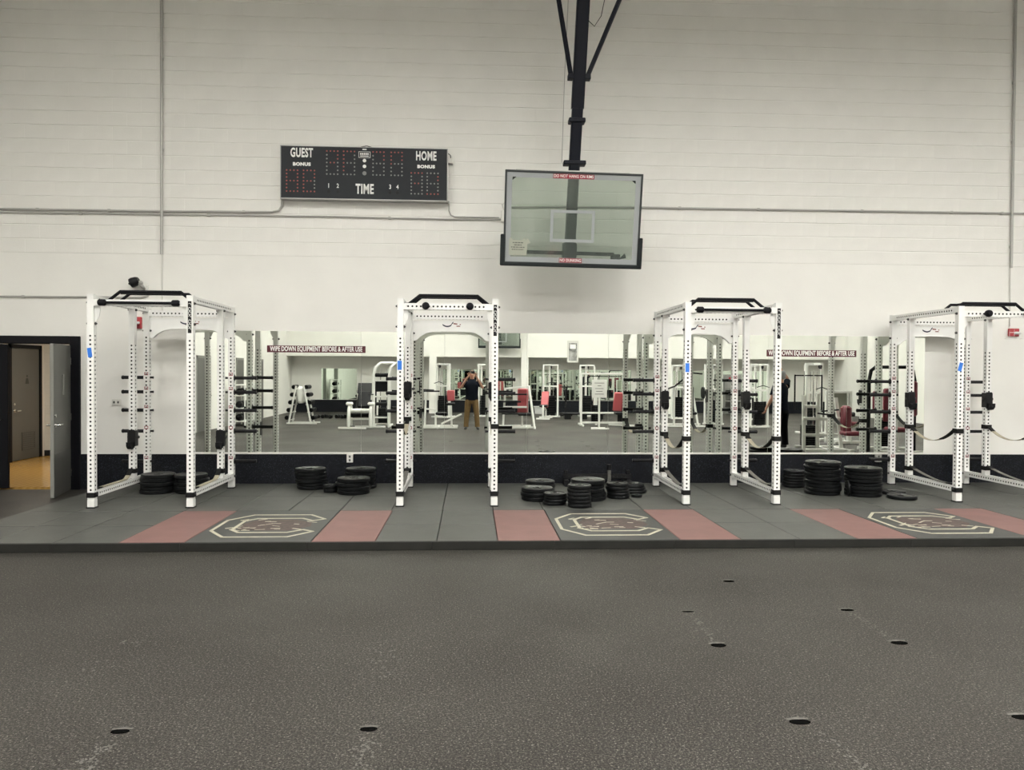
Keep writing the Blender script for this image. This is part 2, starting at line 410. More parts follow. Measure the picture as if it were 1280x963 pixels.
d3 = bpy.data.objects.new('door_3', None); C.objects.link(d3); struct(d3); d3.location = (HX, 3.315, 0)
MB().bbox(-.04, .008, 0, .91, .01, 2.125, .003).obj('door_panel', 'door_grey', d3)
v_ = MB(); v_.box(.008, .018, .32, .76, .18, .21).box(.008, .018, .32, .76, .50, .53).box(.008, .018, .32, .35, .21, .50).box(.008, .018, .73, .76, .21, .50)
vo = v_.obj('vent_frame', 'kick_grey', d3)
for k in range(7): MB().bar((.012, .35, .235+k*.04), (.012, .73, .235+k*.04), .012, .028).obj('vent_slat', 'kick_grey', vo)
MB().tube([(.005, .09, .95), (.06, .09, .95), (.062, .2, .95)], .012).lathe([(.0001, .012), (.032, .01), (.034, .0)], (.008, .09, .95), 16, 'x').obj('door_handle', 'chrome', d3, True)
MB().lathe([(.0001, .01), (.022, .01), (.024, 0)], (.008, .09, 1.07), 14, 'x').obj('lock_cylinder', 'chrome', d3, True)
sg = MB(); sg.lathe([(.0001, 0), (.022, 0), (.022, .002), (.0001, .002)], (.009, .50, 1.60), 14, 'x'); sg.prism([(.44, 1.45), (.56, 1.45), (.53, 1.56), (.47, 1.56)], .009, .011, plane='yz')
sg.obj('restroom_mark', 'ink', d3)
cl = thing('hall_ceiling_light', 'flat white ceiling light in the hall behind the open door', 'light', (-6.9, 2.3, 2.66))
MB().box(-.62, .62, -.32, .32, 0, .04).obj('housing', 'box_white', cl); MB().box(-.58, .58, -.28, .28, -.006, -.001).obj('lens', 'lens_hall', cl)

# ================================================================== CEILING LIGHTS
hb = MB(); hb.prism([(-.66, .02), (.66, .02), (.5, .16), (-.5, .16)], -.34, .34); hb_me = hb.mesh('housing', 'box_white')
sk = MB().box(-.68, .68, -.36, -.345, -.12, .03).box(-.68, .68, .345, .36, -.12, .03).box(-.68, -.665, -.345, .345, -.12, .03).box(.665, .68, -.345, .345, -.12, .03); sk_me = sk.mesh('added_skirt', 'conduit_grey')  # unseen skirt, added to cut off the beam so the wall darkens upward
lens_me = MB().box(-.60, .60, -.28, .28, .0, .018).mesh('lens', 'lens'); rod_me = MB().tube([(0, 0, .15), (0, 0, .52)], .008).mesh('hanger', 'black_steel')
k = 0
for yy in (-6.4, -10.2, -14.0, -17.8):
    for i in range(6):
        xx = -4.6+i*3.6
        t = thing('high_bay_light', 'white hanging high bay light under the gym ceiling', 'light', (xx, yy, ZC-.52), 0, 'high bay lights')
        link('housing', hb_me, t); link('lens', lens_me, t); link('added_skirt', sk_me, t); link('hanger', rod_me, t, (-.4, 0, 0)); link('hanger', rod_me, t, (.4, 0, 0))

# ================================================================== MIRRORS on the back wall
MX0, MZ0, MZ1 = -4.047, .536, 2.311
mir = thing('wall_mirror', 'long frameless gym mirror of nine tall panes behind the white racks', 'mirror', (0, 0, 0))
pane = MB().box(.0015, 1.2177, -.008, 0, MZ0, MZ1).mesh('mirror_pane', 'mirror_silver')
for i in range(9): link('mirror_pane', pane, mir, (MX0+1.2192*i, -.001, 0))
MB().bbox(MX0, MX0+1.2192*9, -.016, -.0005, MZ0-.024, MZ0+.004, .003).obj('bottom_channel', 'box_white', mir)
rm = thing('rear_mirror', 'low row of greenish mirrors on the rear wall above its black base', 'mirror', (0, YB, 0))
for x0, n in ((-6.35, 1), (-1.2, 2), (2.45, 3), (8.5, 3)):
    for i in range(n): MB().box(x0+i*1.5+.002, x0+i*1.5+1.498, .0, .008, .535, 1.85).obj('mirror_pane', 'mirror_green', rm)

for x0, x1, zc, lab in ((-2.97, -1.548, 2.05, 'maroon strip sign on the mirror beside the rack nearest the door'), (4.457, 5.848, 2.045, 'maroon strip sign on the mirror between the taller plate stacks and fire alarm')):
    t = thing('strip_sign', lab, 'sign', ((x0+x1)/2, -.0095, zc))
    MB().box(-(x1-x0)/2, (x1-x0)/2, -.002, 0, -.05, .05).obj('sign_strip', 'sign_maroon', t)
    link('lettering', text_mesh('lettering', 'WIPE DOWN EQUIPMENT BEFORE & AFTER USE', .098, 'letter_white', .635, .0022), t, (0, -.0035, 0))

# ================================================================== PLATFORM
PX0, PX1, PF = -5.15, 9.2, -3.90
plat = thing('lifting_platform', 'low black rubber mat platform with red stripes along the mirrored wall', 'platform', (0, 0, 0))
def rmat(name, m_, x0, x1, y0, y1, dz=0):
    g = .004
    return MB().bbox(x0+g, x1-g, y0+g, y1-g, .0, HP+dz, .004).obj(name, m_, plat)
per = 3.615; S0 = -3.345
cols_front = []
for s_ in (S0, S0+per, S0+2*per, S0+3*per):
    cols_front += [(s_, s_+.615, 'red'), (s_+.615, s_+1.81, 'logo'), (s_+1.81, s_+2.425, 'red'), (s_+2.425, s_+3.02, 'plain'), (s_+3.02, s_+per, 'plain')]
cols_front = [(-5.15, -4.55, 'plain'), (-4.55, -3.95, 'plain'), (-3.95, S0, 'plain')]+cols_front
logo_mats = []
for x0, x1, kd in cols_front:
    if x0 > PX1-.3: continue
    e_ = random.uniform(-.002, 0)
    if kd == 'red': rmat('red_mat', 'red_rubber', x0, x1, PF+.03, -2.22, e_)
    elif kd == 'logo': logo_mats.append((rmat('logo_mat', 'logo_rubber', x0, x1, PF+.03, -2.22, 0), (x0+x1)/2))
    else:
        ys = -3.06+random.choice((-.0, .03, -.02)); rmat('rubber_mat', 'mat_rubber', x0, x1, PF+.03, ys, e_); rmat('rubber_mat', 'mat_rubber', x0, x1, ys, -2.22, e_)
x = PX0; k = 0
while x < PX1-.3:
    ys = -1.2+(.03 if k % 3 == 0 else 0)
    rmat('rubber_mat', 'mat_rubber', x, x+.6025, -2.22, ys, random.uniform(-.002, 0)); rmat('rubber_mat', 'mat_rubber', x, x+.6025, ys, -.022, random.uniform(-.002, 0))
    x += .6025; k += 1
es = MB()
x = PX0
while x < PX1-.2:
    es.bbox(x, x+1.195, PF, PF+.03, .0, HP-.0005, .005); x += 1.1952
es.obj('edge_strip', 'edge_rubber', plat)
# emblem: octagonal open C in pale lines over a dark red centre
def stroke(b, pts, wd, z0, z1, closed=False):
    P = [Vector((x, y)) for x, y in pts]; n = len(P)
    for i in range(n if closed else n-1):
        a, c = P[i], P[(i+1) % n]; d = (c-a).normalized(); e = Vector((-d.y, d.x))*wd/2; a = a-d*wd*.3; c = c+d*wd*.3
        b.prism([tuple(a-e), tuple(c-e), tuple(c+e), tuple(a+e)], z0, z1, plane='xy')
for lm, cx in logo_mats:
    b = MB(); cy = -3.07; z0, z1 = HP-.001, HP+.0022; sx, sy = .52, .66
    T = lambda pts: [(cx+x*sx, cy+y*sy) for x, y in pts]
    outer = [(1.0, .50), (.62, .88), (-.60, .88), (-1.0, .42), (-1.0, -.42), (-.60, -.88), (.62, -.88), (1.0, -.50), (.78, -.36), (.52, -.56), (-.42, -.56), (-.62, -.36), (-.62, .36), (-.42, .56), (.52, .56), (.78, .36)]
    stroke(b, T(outer), .034, z0, z1, True)
    b.obj('emblem_outline', 'logo_white', lm)
    g = MB(); g.prism(T([(-.5, -.38), (.5, -.42), (.86, -.1), (.8, .22), (.4, .44), (-.4, .42), (-.56, .1)]), z0, HP+.0012, plane='xy'); g.obj('emblem_centre', 'logo_garnet', lm)
    rs = random.Random(11); f_ = MB()
    for i in range(26):
        px, py = rs.uniform(-.78, .75), rs.uniform(-.42, .42); a = rs.uniform(-.9, .9); l_ = rs.uniform(.07, .22)
        stroke(f_, T([(px, py), (px+l_*math.cos(a), py+l_*math.sin(a)*.6)]), rs.uniform(.012, .028), z0, HP+.0019)
    f_.obj('emblem_flecks', 'logo_white', lm)

# ================================================================== POWER RACKS
W2 = .575; YM = 1.09; YR = 1.545; RH = 2.535
front_me = perforated('upright', RH, h0=.19, h1=2.10)
front_lab_me = perforated('upright', RH, h0=.19, h1=2.06)
mid_me = perforated('upright', 2.25, h0=.06, h1=1.82)
rear_me = perforated('upright', RH, h0=.24, h1=2.14)
side_me = perforated('beam', YR-.076, h0=.05, faces=(0, 1, 2, 3))
cross_me = perforated('beam', 2*W2-.076, h0=.03)
foot_me = MB().bbox(-.052, .052, -.052, .052, -.001, .012, .004).mesh('foot_plate', 'black_steel')
sleeve_me = MB().bbox(-.041, .041, -.041, .041, .012, .10, .003).mesh('foot_sleeve', 'white_steel')
bolt_me = MB().lathe([(.0001, -.022), (.011, -.022), (.011, -.010), (.018, -.010), (.018, 0)], n=6, axis='x').mesh('bolt', 'bolt_steel')
# perforated shroud arch under the rear cross beam
ai = W2-.038
arch = [(-ai, 2.37), (-ai, 2.085), (-ai+.045, 2.09), (-ai+.10, 2.14), (-ai+.18, 2.19), (-ai+.27, 2.213), (0, 2.222), (ai-.27, 2.213), (ai-.18, 2.19), (ai-.10, 2.14), (ai-.045, 2.09), (ai, 2.085), (ai, 2.37)]
ab = MB()
for i in range(1, len(arch)-2):
    (x0, z0), (x1, z1) = arch[i], arch[i+1]
    if abs(x1-x0) < 1e-6: continue
    ab.prism([(x0, z0), (x1, z1), (x1, 2.37), (x0, 2.37)], -.006, .006)
    ab.box(0, 0, 0, 0, 0, 0) if False else None
    ab.add([(x0, -.03, z0), (x1, -.03, z1), (x1, .03, z1), (x0, .03, z0), (x0, -.03, z0+.006), (x1, -.03, z1+.006), (x1, .03, z1+.006), (x0, .03, z0+.006)], [(0, 1, 2, 3), (4, 7, 6, 5), (0, 4, 5, 1), (2, 6, 7, 3)])
arch_me = ab.mesh('arch_plate', 'white_steel')
gp = [(0, 0), (.055, 0), (.062, -.05), (.05, -.12), (.02, -.18), (0, -.19)]
gus_me = MB().prism(gp, -.004, .004).mesh('gusset', 'white_steel')
PEGS = (1.54, 1.34, 1.085, .795, .375)
peg_me = {s_: MB().tube([(s_*.036, 0, 0), (s_*.33, 0, 0)], .0235, 14).lathe([(.0001, s_*.345), (.022, s_*.345), (.0275, s_*.338), (.0275, s_*.325), (.0235, s_*.325)], n=14, axis='x').lathe([(.024, s_*.038), (.04, s_*.038), (.04, s_*.046), (.024, s_*.046)], n=14, axis='x').mesh('storage_peg', 'black_steel', True) for s_ in (1, -1)}
stub_me = {s_: MB().tube([(s_*.036, 0, 0), (s_*.075, 0, 0)], .014, 8).lathe([(.0001, s_*.085), (.017, s_*.083), (.017, s_*.072)], n=8, axis='x').mesh('peg_end', 'black_steel', True) for s_ in (1, -1)}
ring = MB()
for x0, x1, z0, z1 in ((-.026, .026, .012, .02), (-.026, .026, -.02, -.012), (-.026, -.018, -.012, .012), (.018, .026, -.012, .012)): ring.box(x0, x1, -.0015, 0, z0, z1)
ring_me = ring.mesh('peg_sticker', 'sticker_red')
# hook cup
jc = MB(); jc.bbox(-.042, .042, -.052, -.038, -.11, .13, .004).bbox(-.052, -.041, -.052, .045, -.09, .12, .004).bbox(.041, .052, -.052, .045, -.09, .12, .004)
jc.prism([(-.052, -.13), (-.052, -.03), (-.075, -.04), (-.105, -.06), (-.125, -.03), (-.14, -.03), (-.135, -.085), (-.10, -.12)], -.03, .03, plane='yz')
jcup_me = jc.mesh('hook_cup', 'black_steel')
jp = MB().tube([(-.07, .0, .03), (.07, 0, .03)], .012, 8).lathe([(.0001, .085), (.02, .082), (.02, .065)], (0, 0, .03), 10, 'x').mesh('cup_pin', 'bolt_steel')
# strap collar
col = MB(); col.bbox(-.047, .047, -.048, -.038, -.03, .03, .003).bbox(-.047, .047, .038, .048, -.03, .03, .003).bbox(-.048, -.038, -.048, .048, -.03, .03, .003).bbox(.038, .048, -.048, .048, -.03, .03, .003)
collar_me = col.mesh('strap_collar', 'strap_black')
peg2 = MB(); peg2.lathe([(.0001, -.115), (.028, -.113), (.042, -.098), (.046, -.075), (.042, -.05), (.03, -.034), (.018, -.03), (.018, 0)], n=20, axis='y')
knob_me = peg2.mesh('band_knob', 'black_grip', True)
tape_me = MB().bbox(-.0245, .0245, -.0015, 0, -.056, .056, .0006).mesh('tape', 'tape_blue')
def rack(cx, yf, label, bar=False, low_slack=False, hi=None, cup=1.27, tape=1.80, taperot=0, sticker=True):
    R = thing('power_rack', label, 'power rack', (cx, yf, HP+.0015), 0, 'white power racks')
    ups = {}
    for s_ in (-1, 1):
        u = link('upright', front_lab_me if s_ > 0 and sticker else front_me, R, (s_*W2, 0, 0)); ups[(0, s_)] = u
        link('foot_plate', foot_me, u); link('foot_sleeve', sleeve_me, u)
        u = link('upright', mid_me, R, (s_*W2, YM, .205)); ups[(1, s_)] = u
        u = link('upright', rear_me, R, (s_*W2, YR, 0)); ups[(2, s_)] = u
        link('foot_plate', foot_me, u)
        o = link('base_beam', side_me, R, (s_*W2, .038, .165), (-PI/2, 0, 0)); o = link('top_beam', side_me, R, (s_*W2, .038, 2.487), (-PI/2, 0, 0))
        for y, z in ((0, 2.19), (0, 2.44), (0, .165), (YR, 2.19), (YR, 2.43), (YR, .165), (YM, 2.44)):
            for t_ in (-1, 1): link('bolt', bolt_me, R, (s_*W2+t_*.038, y, z), (0, 0, 0 if t_ < 0 else PI))
        for z in PEGS:
            link('storage_peg', peg_me[s_], R, (s_*W2, YR, z)); link('peg_end', stub_me[-s_], R, (s_*W2, YR, z)); link('peg_sticker', ring_me, R, (s_*W2, YR-.038, z+.052))
        g_ = link('gusset', gus_me, R, (s_*(W2-.038), 0, 2.40), (0, 0, 0 if s_ < 0 else PI))
        c_ = link('hook_cup', jcup_me, R, (s_*W2, YM, cup)); link('cup_pin', jp, c_)
        # safety straps: a low pair always, a high pair on some racks
        sets = [(.155, .30, low_slack)]+([(hi[0], hi[1], None)] if hi else [])
        for zf, zm, sl in sets:
            link('strap_collar', collar_me, R, (s_*W2, 0, zf)); link('strap_collar', collar_me, R, (s_*W2, YM, zm))
            pts = []; y0, y1 = .05, YM-.05
            sag = .17 if sl is None else (.17 if sl else .03)
            za, zb_ = (zf+.02, zm) if sl is None else (zf+.03, zm+.03)
            for i in range(21):
                t_ = i/20; pts.append((s_*W2, y0+(y1-y0)*t_, max(za+(zb_-za)*t_-sag*4*t_*(1-t_)*(1.0 if sl is None else .55+.45*t_), .215)))
            wv = (.058, 0, 0)
            n1 = 6 if sl is None else 3
            MB().ribbon(pts[:n1+1], wv, .014).obj('strap_sleeve', 'strap_black', R)
            MB().ribbon(pts[n1:19], wv, .006).obj('strap', 'strap_grey' if sl is False else 'strap_tan', R)
            MB().ribbon(pts[18:], wv, .014).obj('strap_sleeve', 'strap_black', R)
    link('cross_beam', cross_me, R, (-W2+.038, 0, 2.437), (0, PI/2, 0)); rb = link('cross_beam', cross_me, R, (-W2+.038, YR, 2.43), (0, PI/2, 0))
    ap = link('arch_plate', arch_me, R, (0, YR+.005, 0))
    # maker's swoosh mark on the arch
    q = MB(); sw = [(-.125+.017*i, 2.30+.026*((i-4)/4.)**2-.010+(.018 if i > 7 else 0)) for i in range(10)]
    q.ribbon([(x, -.0075, z) for x, z in sw], (0, 0, .02), .003)
    q.obj('maker_mark', 'logo_ink', ap)
    q = MB().prism([(.03, 2.322), (.085, 2.318), (.085, 2.334), (.03, 2.340)], -.0085, -.006).prism([(.075, 2.288), (.128, 2.288), (.122, 2.302), (.07, 2.302)], -.0085, -.006).prism([(.118, 2.312), (.134, 2.312), (.134, 2.326), (.118, 2.326)], -.0085, -.006)
    q.obj('maker_mark', 'logo_ink_red', ap)
    # multi-grip pull-up bars
    for y in (.26, .52):
        MB().tube([(-W2+.0, y, 2.485), (-.50, y, 2.490), (-.46, y, 2.52), (-.36, y, 2.60), (.36, y, 2.60), (.46, y, 2.52), (.50, y, 2.490), (W2, y, 2.485)], .019, 12).obj('pull_up_bar', 'black_grip', R, True)
    for x in (-.28, .28): MB().tube([(x, .26, 2.60), (x, .52, 2.60)], .017, 10).obj('grip_handle', 'black_grip', R, True)
    MB().bbox(-.36, .36, .255, .265, 2.565, 2.60, .003).obj('grip_rail', 'black_steel', R)
    if bar:
        MB().tube([(-.40, -.062, 2.437), (.40, -.062, 2.437)], .0155, 14).obj('front_bar', 'black_grip', R, True)
        for s_ in (-1, 1):
            MB().lathe([(.0001, -.05), (.028, -.05), (.038, -.038), (.038, .025), (.026, .038), (.016, .042)], (s_*.425, -.055, 2.437), 18, 'x').bbox(s_*.425-.02, s_*.425+.02, -.06, -.037, 2.41, 2.46, .004).obj('bar_end', 'black_grip', R, True)
    else:
        for s_ in (-1, 1): link('band_knob', knob_me, R, (s_*.266, -.037, 2.437))
    o = link('tape', tape_me, R, (-W2-.006, -.0385, tape-HP), (0, taperot, 0))
    if sticker:
        st = MB().bbox(-.021, .021, -.0015, 0, -.19, .19, .0006).obj('upright_sticker', 'black_steel', R, loc=(W2, -.0385, 2.275))
        sm = MB()   # column of worn pale rings and bars, not readable as words
        for i in range(7):
            zc = .145-i*.049
            k_ = [(.0125, 0), (.0125, .010), (.0075, .019), (-.0075, .019), (-.0125, .010), (-.0125, -.010), (-.0075, -.019), (.0075, -.019), (.0125, -.010)]
            pp = k_ if i % 3 else k_[:5]
            for a, c_ in zip(pp, pp[1:]): sm.bar((a[0], -.0022, a[1]+zc), (c_[0], -.0022, c_[1]+zc), .005, .0016, upv=(0, 1, 0))
        sm.obj('sticker_marks', 'letter_white', st)
    return R
rack(-3.917, -1.99, 'white power rack next to the open grey door, with slack tan low straps', True, True, None, .72, 1.93, -.12)
rack(-.283, -1.95, 'white power rack with two black knobs, before the middle mirror panes', False, False, (.98, 1.00), 1.38, 1.805, 0)
rack(3.27, -1.90, 'white power rack with front grip bar between the scattered plates and the tallest plate stack', True, False, (.83, .80), 1.27, 1.80, 0)
rack(6.885, -1.75, 'white power rack standing before the bare wall with the red fire alarm', False, False, (.92, .90), 1.27, 1.835, .25)

# ================================================================== WEIGHT PLATES
def plate_mesh(r, t):
    p = [(.026, .0), (.05*r/.22, .0), (.05*r/.22, -.002), (r*.80, -.006), (r*.84, -.0005), (r*.97, 0), (r, .006)]
    prof = [(rr, t/2+h if h <= 0 else t/2-h) for rr, h in p]
    prof = [(.026, t/2), (.055, t/2), (.06, t/2-.006), (r*.78, t/2-.006), (r*.83, t/2), (r*.96, t/2), (r, t/2-.010), (r, -t/2+.010), (r*.96, -t/2), (r*.83, -t/2), (r*.78, -t/2+.006), (.06, -t/2+.006), (.055, -t/2), (.026, -t/2), (.026, t/2)]
    b = MB().lathe(prof, n=36)
    return b.mesh('weight_plate', 'iron', True)
PM = {}
def plate(r, t, loc, label, rot=None):
    k_ = (round(r, 3), round(t, 3))
    if k_ not in PM: PM[k_] = plate_mesh(r, t)
    o = link('weight_plate', PM[k_], None, loc, rot or (0, 0, random.uniform(0, 6)))
    return tag(o, label, 'weight plate', 'black weight plates on the platform')
ORD = ['bottom', 'second', 'third', 'fourth', 'fifth', 'sixth', 'seventh', 'eighth', 'ninth']
def stack(x, y, d, n, h, where, jit=.014, lean=0):
    t = h/n
    for i in range(n):
        what = 'topmost' if i == n-1 else ('bottom' if i == 0 else ORD[i]+' from bottom')
        plate(d/2*random.uniform(.985, 1.0), t, (x+random.uniform(-jit, jit)+lean*i, y+random.uniform(-jit, jit), HP+.002+t*(i+.5)), ('black iron plate, '+what+' in '+where) if n > 1 else 'black iron plate '+where)
stack(-4.205, -.82, .44, 5, .25, 'stack inside door-side rack, nearer door')
stack(-3.755, -.82, .43, 5, .245, 'stack inside door-side rack, farther from door')
stack(-2.20, -.49, .44, 6, .285, 'stack beneath the mirror sign near door', .02, -.006)
stack(-1.90, -.84, .20, 2, .10, 'short pair between two stacks', .006)
stack(-1.585, -.93, .44, 4, .21, 'low stack before the white outlet', .018)
stack(-1.55, -.455, .44, 6, .28, 'stack directly under the white outlet', .02)
stack(.857, -1.476, .42, 3, .155, 'wide low stack beside the knobbed rack', .02)
stack(1.06, -1.81, .30, 4, .14, 'low messy pile by the red mat', .018)
stack(.95, -1.045, .40, 4, .185, 'stack behind wide low one near knobbed rack', .015)
stack(1.335, -2.01, .295, 6, .27, 'narrow stack close to the middle emblem', .006)
stack(1.525, -1.461, .45, 5, .262, 'wide stack behind the narrow one', .018)
stack(1.93, -1.37, .30, 5, .20, 'uneven small pile by black upright post', .02)
stack(2.22, -.88, .39, 3, .115, 'low stack beside rack with front grip bar', .02)
stack(2.19, -1.33, .15, 1, .035, 'lying alone beside the uneven small pile')
stack(4.72, -.42, .32, 6, .24, 'small stack at wall beside tallest one', .008)
stack(4.85, -1.05, .47, 9, .445, 'tallest stack of the platform', .014)
stack(5.335, -1.22, .48, 8, .385, 'second tallest stack beside the tallest', .014)
stack(5.68, -.60, .43, 5, .24, 'stack at wall behind second tallest one', .015)
stack(5.83, -1.07, .37, 1, .04, 'lying flat nearer the wall beside the last rack')
stack(5.74, -1.47, .37, 1, .045, 'lying flat further from the wall beside the last rack')
plate(.11, .025, (5.092, -1.30, HP+.111), 'small black iron plate standing on edge between the two tallest stacks', (0, math.radians(86), math.radians(-18)))

# low black perforated frame behind the scattered plates
t = thing('sled_frame', 'low black perforated steel frame with an upright post against the wall base', 'weight sled', (1.85, -.24, HP))
b = MB().bar((-.50, 0, .13), (.50, 0, .13), .07, .07); b.obj('crossmember', 'black_steel', t)
hb_ = MB()
for i in range(15): hb_.lathe([(.0001, -.0362), (.013, -.0362), (.013, -.034)], (-.42+i*.06, 0, .13), 8, 'y')
hb_.obj('hole_row', 'dark_hollow', t)
for s_ in (-1, 1): MB().bar((s_*.46, -.16, .045), (s_*.46, .16, .045), .07, .09).obj('skid', 'black_steel', t)
for s_ in (-1, 1): MB().bar((s_*.46, 0, .08), (s_*.46, 0, .22), .06).obj('end_post', 'black_steel', t)
MB().bar((.17, -.06, .0), (.17, -.06, .24), .05).obj('upright', 'kick_grey', t); MB().tube([(.17, -.06, .23), (.17, -.06, .31)], .035, 12).obj('post_cap', 'black_grip', t, True)

# ================================================================== SCOREBOARD
sb = thing('scoreboard', 'black gym scoreboard with red dot digits and white lettering high on the wall', 'scoreboard', (-1.5515, 0, 4.59))
F = -.15
MB().bbox(-1.19, 1.19, F, -.004, -.372, .372, .004).obj('cabinet', 'board_black', sb)
tr_ = MB(); tr_.bbox(-1.2, 1.2, F-.004, -.002, -.386, -.370, .002).bbox(1.188, 1.2, F-.004, -.002, -.386, .38, .002).bbox(-1.2, -1.188, F-.004, -.002, -.386, .38, .002).bbox(-1.2, 1.2, F-.004, -.002, .370, .38, .002)
tr_.obj('edge_trim', 'board_trim', sb)
def sbt(txt, x, z, size, sx=.62, bold=.003): link('lettering', text_mesh('lettering', txt, size, 'letter_white', sx, bold), sb, (x, F-.002, z))
sbt('GUEST', -.895, .272, .178, .56, .006); sbt('HOME', .885, .262, .178, .56, .006); sbt('TIME', .005, -.232, .195, .58, .006)
sbt('BONUS', -.893, .112, .062, 1.15, .004); sbt('BONUS', .885, .112, .062, 1.15, .004)
for s__, x, z in (('1', -.51, -.19), ('2', -.38, -.19), ('3', .37, -.19), ('4', .475, -.19)): sbt(s__, x, z, .085, .8, .002)
for x in (-.51, -.38, .37, .475): MB().lathe([(.0001, F-.003), (.022, F-.003), (.024, F)], (x, 0, -.265), 12, 'y').obj('period_lamp', 'dark_hollow', sb)
for z, m_ in ((.263, 'letter_white'), (.180, 'letter_white')): 
    MB().lathe([(.0001, F-.004), (.024, F-.004), (.026, F)], (0, 0, z-.08), 14, 'y').obj('colon_lamp', m_, sb)
MB().lathe([(.0001, F-.004), (.028, F-.004), (.03, F)], (0, 0, .0), 14, 'y').obj('colon_lamp', 'led_grey', sb)
mk = MB(); mk.bbox(-.085, .085, F-.004, F, .222, .312, .002).obj('maker_plate', 'box_white', sb)
mk = MB(); mk.bbox(-.078, .078, F-.0055, F-.003, .229, .305, .001).obj('maker_plate', 'board_black', sb)
mk = MB()
for i in range(5): mk.bbox(-.062+i*.026, -.044+i*.026, F-.0065, F-.004, .262, .292, .001)
mk.bbox(-.062, .062, F-.0065, F-.004, .240, .252, .001); mk.obj('maker_mark', 'letter_white', sb)
MB().bbox(-.03, .03, F-.003, F, .335, .352, .001).obj('maker_plate', 'letter_white', sb)
def digit(x, z, w_, h_, seg, nx=4, ny=7, off='led_grey'):
    # seven-segment digit of round lamps; seg: set of lit segments a..g
    on, of = MB(), MB(); sx, sz = w_/(nx-1), h_/(ny-1); mid = ny//2
    for j in range(ny):
        for i in range(nx):
            if not (i in (0, nx-1) or j in (0, mid, ny-1)): continue
            s_ = 'd' if j == 0 else ('g' if j == mid and 0 < i < nx-1 else ('a' if j == ny-1 else ('e' if i == 0 and j < mid else ('f' if i == 0 else ('c' if j <= mid else 'b')))))
            (on if s_ in seg else of).lathe([(.0001, F-.006), (.0105, F-.005), (.012, F)], (x-w_/2+i*sx, 0, z-h_/2+j*sz), 8, 'y')
    if on.v: on.obj('digit_lamps', 'led_red', sb)
    if of.v: of.obj('digit_lamps', off, sb)
digit(-1.03, -.125, .155, .30, 'abcdefg'); digit(-.79, -.125, .155, .30, 'abdefg')
digit(.75, -.13, .155, .30, 'ag'); digit(.98, -.13, .155, .30, 'bd')
digit(-.46, .145, .155, .33, 'abg', 4, 7); digit(-.22, .145, .155, .33, 'fea', 4, 7); digit(.20, .145, .155, .33, 'ab', 4, 7); digit(.46, .145, .155, .33, 'abf', 4, 7)
MB().tube([(-.10, -.06, .37), (-.06, -.06, .405), (.02, -.06, .42), (.10, -.06, .40), (.20, -.06, .385), (.26, -.06, .372)], .006, 6).obj('cable_loop', 'black_steel', sb, True)
bx_ = MB().bbox(1.2, 1.27, -.09, -.004, .19, .30, .004).obj('junction_box', 'box_white', sb)
MB().tube([(1.2, -.09, .33), (1.235, -.10, .30), (1.24, -.095, .26)], .006, 6).obj('cable_loop', 'black_steel', sb, True)

# ================================================================== CONDUITS
def pipe(name, pts, r, label, m_='conduit_grey', clips=()):
    t = thing(name, label, 'conduit', (0, 0, 0)); t['group'] = 'wall conduits'
    q = []
    for i, p in enumerate(pts):
        q.append(p)
    MB().tube(q, r, 8).obj('pipe', m_, t, True)
    for p in clips:
        MB().bbox(p[0]-.02, p[0]+.02, -.035, 0, p[1]-.02, p[1]+.02, .003).obj('clip', m_, t)
pipe('conduit', [(-4.462, -.03, ZC-.02), (-4.462, -.03, 3.40)], .02, 'vertical grey pipe rising from above the door-side rack', clips=[(-4.462, 6.2), (-4.462, 4.9), (-4.462, 3.6)])
pipe('conduit', [(-4.462, -.012, 3.40), (-4.462, -.012, 2.45)], .010, 'thin painted pipe below the grey vertical pipe by the emergency lamp', 'conduit_paint')
pipe('conduit', [(8.255, -.03, ZC-.02), (8.255, -.03, 3.38)], .02, 'vertical grey pipe rising above the fire alarm', clips=[(8.255, 6.2), (8.255, 5.3), (8.255, 3.7)])
pipe('conduit', [(8.255, -.012, 3.40), (8.262, -.012, 2.48)], .010, 'thin painted pipe ending at the fire alarm', 'conduit_paint')
pipe('conduit', [(XL, -.022, 4.02), (-6.73, -.022, 4.015), (-4.46, -.022, 4.02), (-3.6, -.022, 4.03), (-2.9, -.022, 4.035), (-2.80, -.022, 4.06), (-2.76, -.022, 4.12), (-2.75, -.022, 4.25)], .016, 'grey pipe bending up into the scoreboard lower corner', clips=[(-6.2, 4.017), (-5.2, 4.02), (-3.3, 4.032)])
pipe('conduit', [(XL, -.02, 3.965), (-4.46, -.02, 3.975), (-2.1, -.02, 3.985), (-.3, -.02, 3.975), (.47, -.02, 3.985)], .013, 'lower grey pipe running below the scoreboard', clips=[(-5.6, 3.97), (-3.8, 3.977), (-1.2, 3.98)])
pipe('conduit', [(-.34, -.022, 4.24), (-.335, -.022, 4.10), (-.31, -.022, 4.04), (-.25, -.022, 4.012), (.40, -.022, 4.012)], .011, 'short pipe curving down from the scoreboard towards the backboard')
pipe('conduit', [(.55, -.022, 4.17), (1.4, -.022, 4.19), (2.57, -.022, 4.20), (5.07, -.022, 4.205), (8.47, -.022, 4.215), (XR, -.022, 4.23)], .016, 'long grey pipe running from behind the backboard to the fire alarm side', clips=[(3.1, 4.203), (4.3, 4.205), (5.9, 4.21), (7.3, 4.212), (8.1, 4.214)])
pipe('conduit', [(XL, -.02, 2.765), (-5.6, -.02, 2.775), (-4.75, -.02, 2.775), (-4.66, -.02, 2.80), (-4.64, -.02, 2.86)], .014, 'low grey pipe running above the door to the emergency lamp', clips=[(-6.4, 2.77)])
jb = thing('junction_box', 'white junction box with a looped pipe end behind the backboard edge', 'junction box', (.48, 0, 4.01))
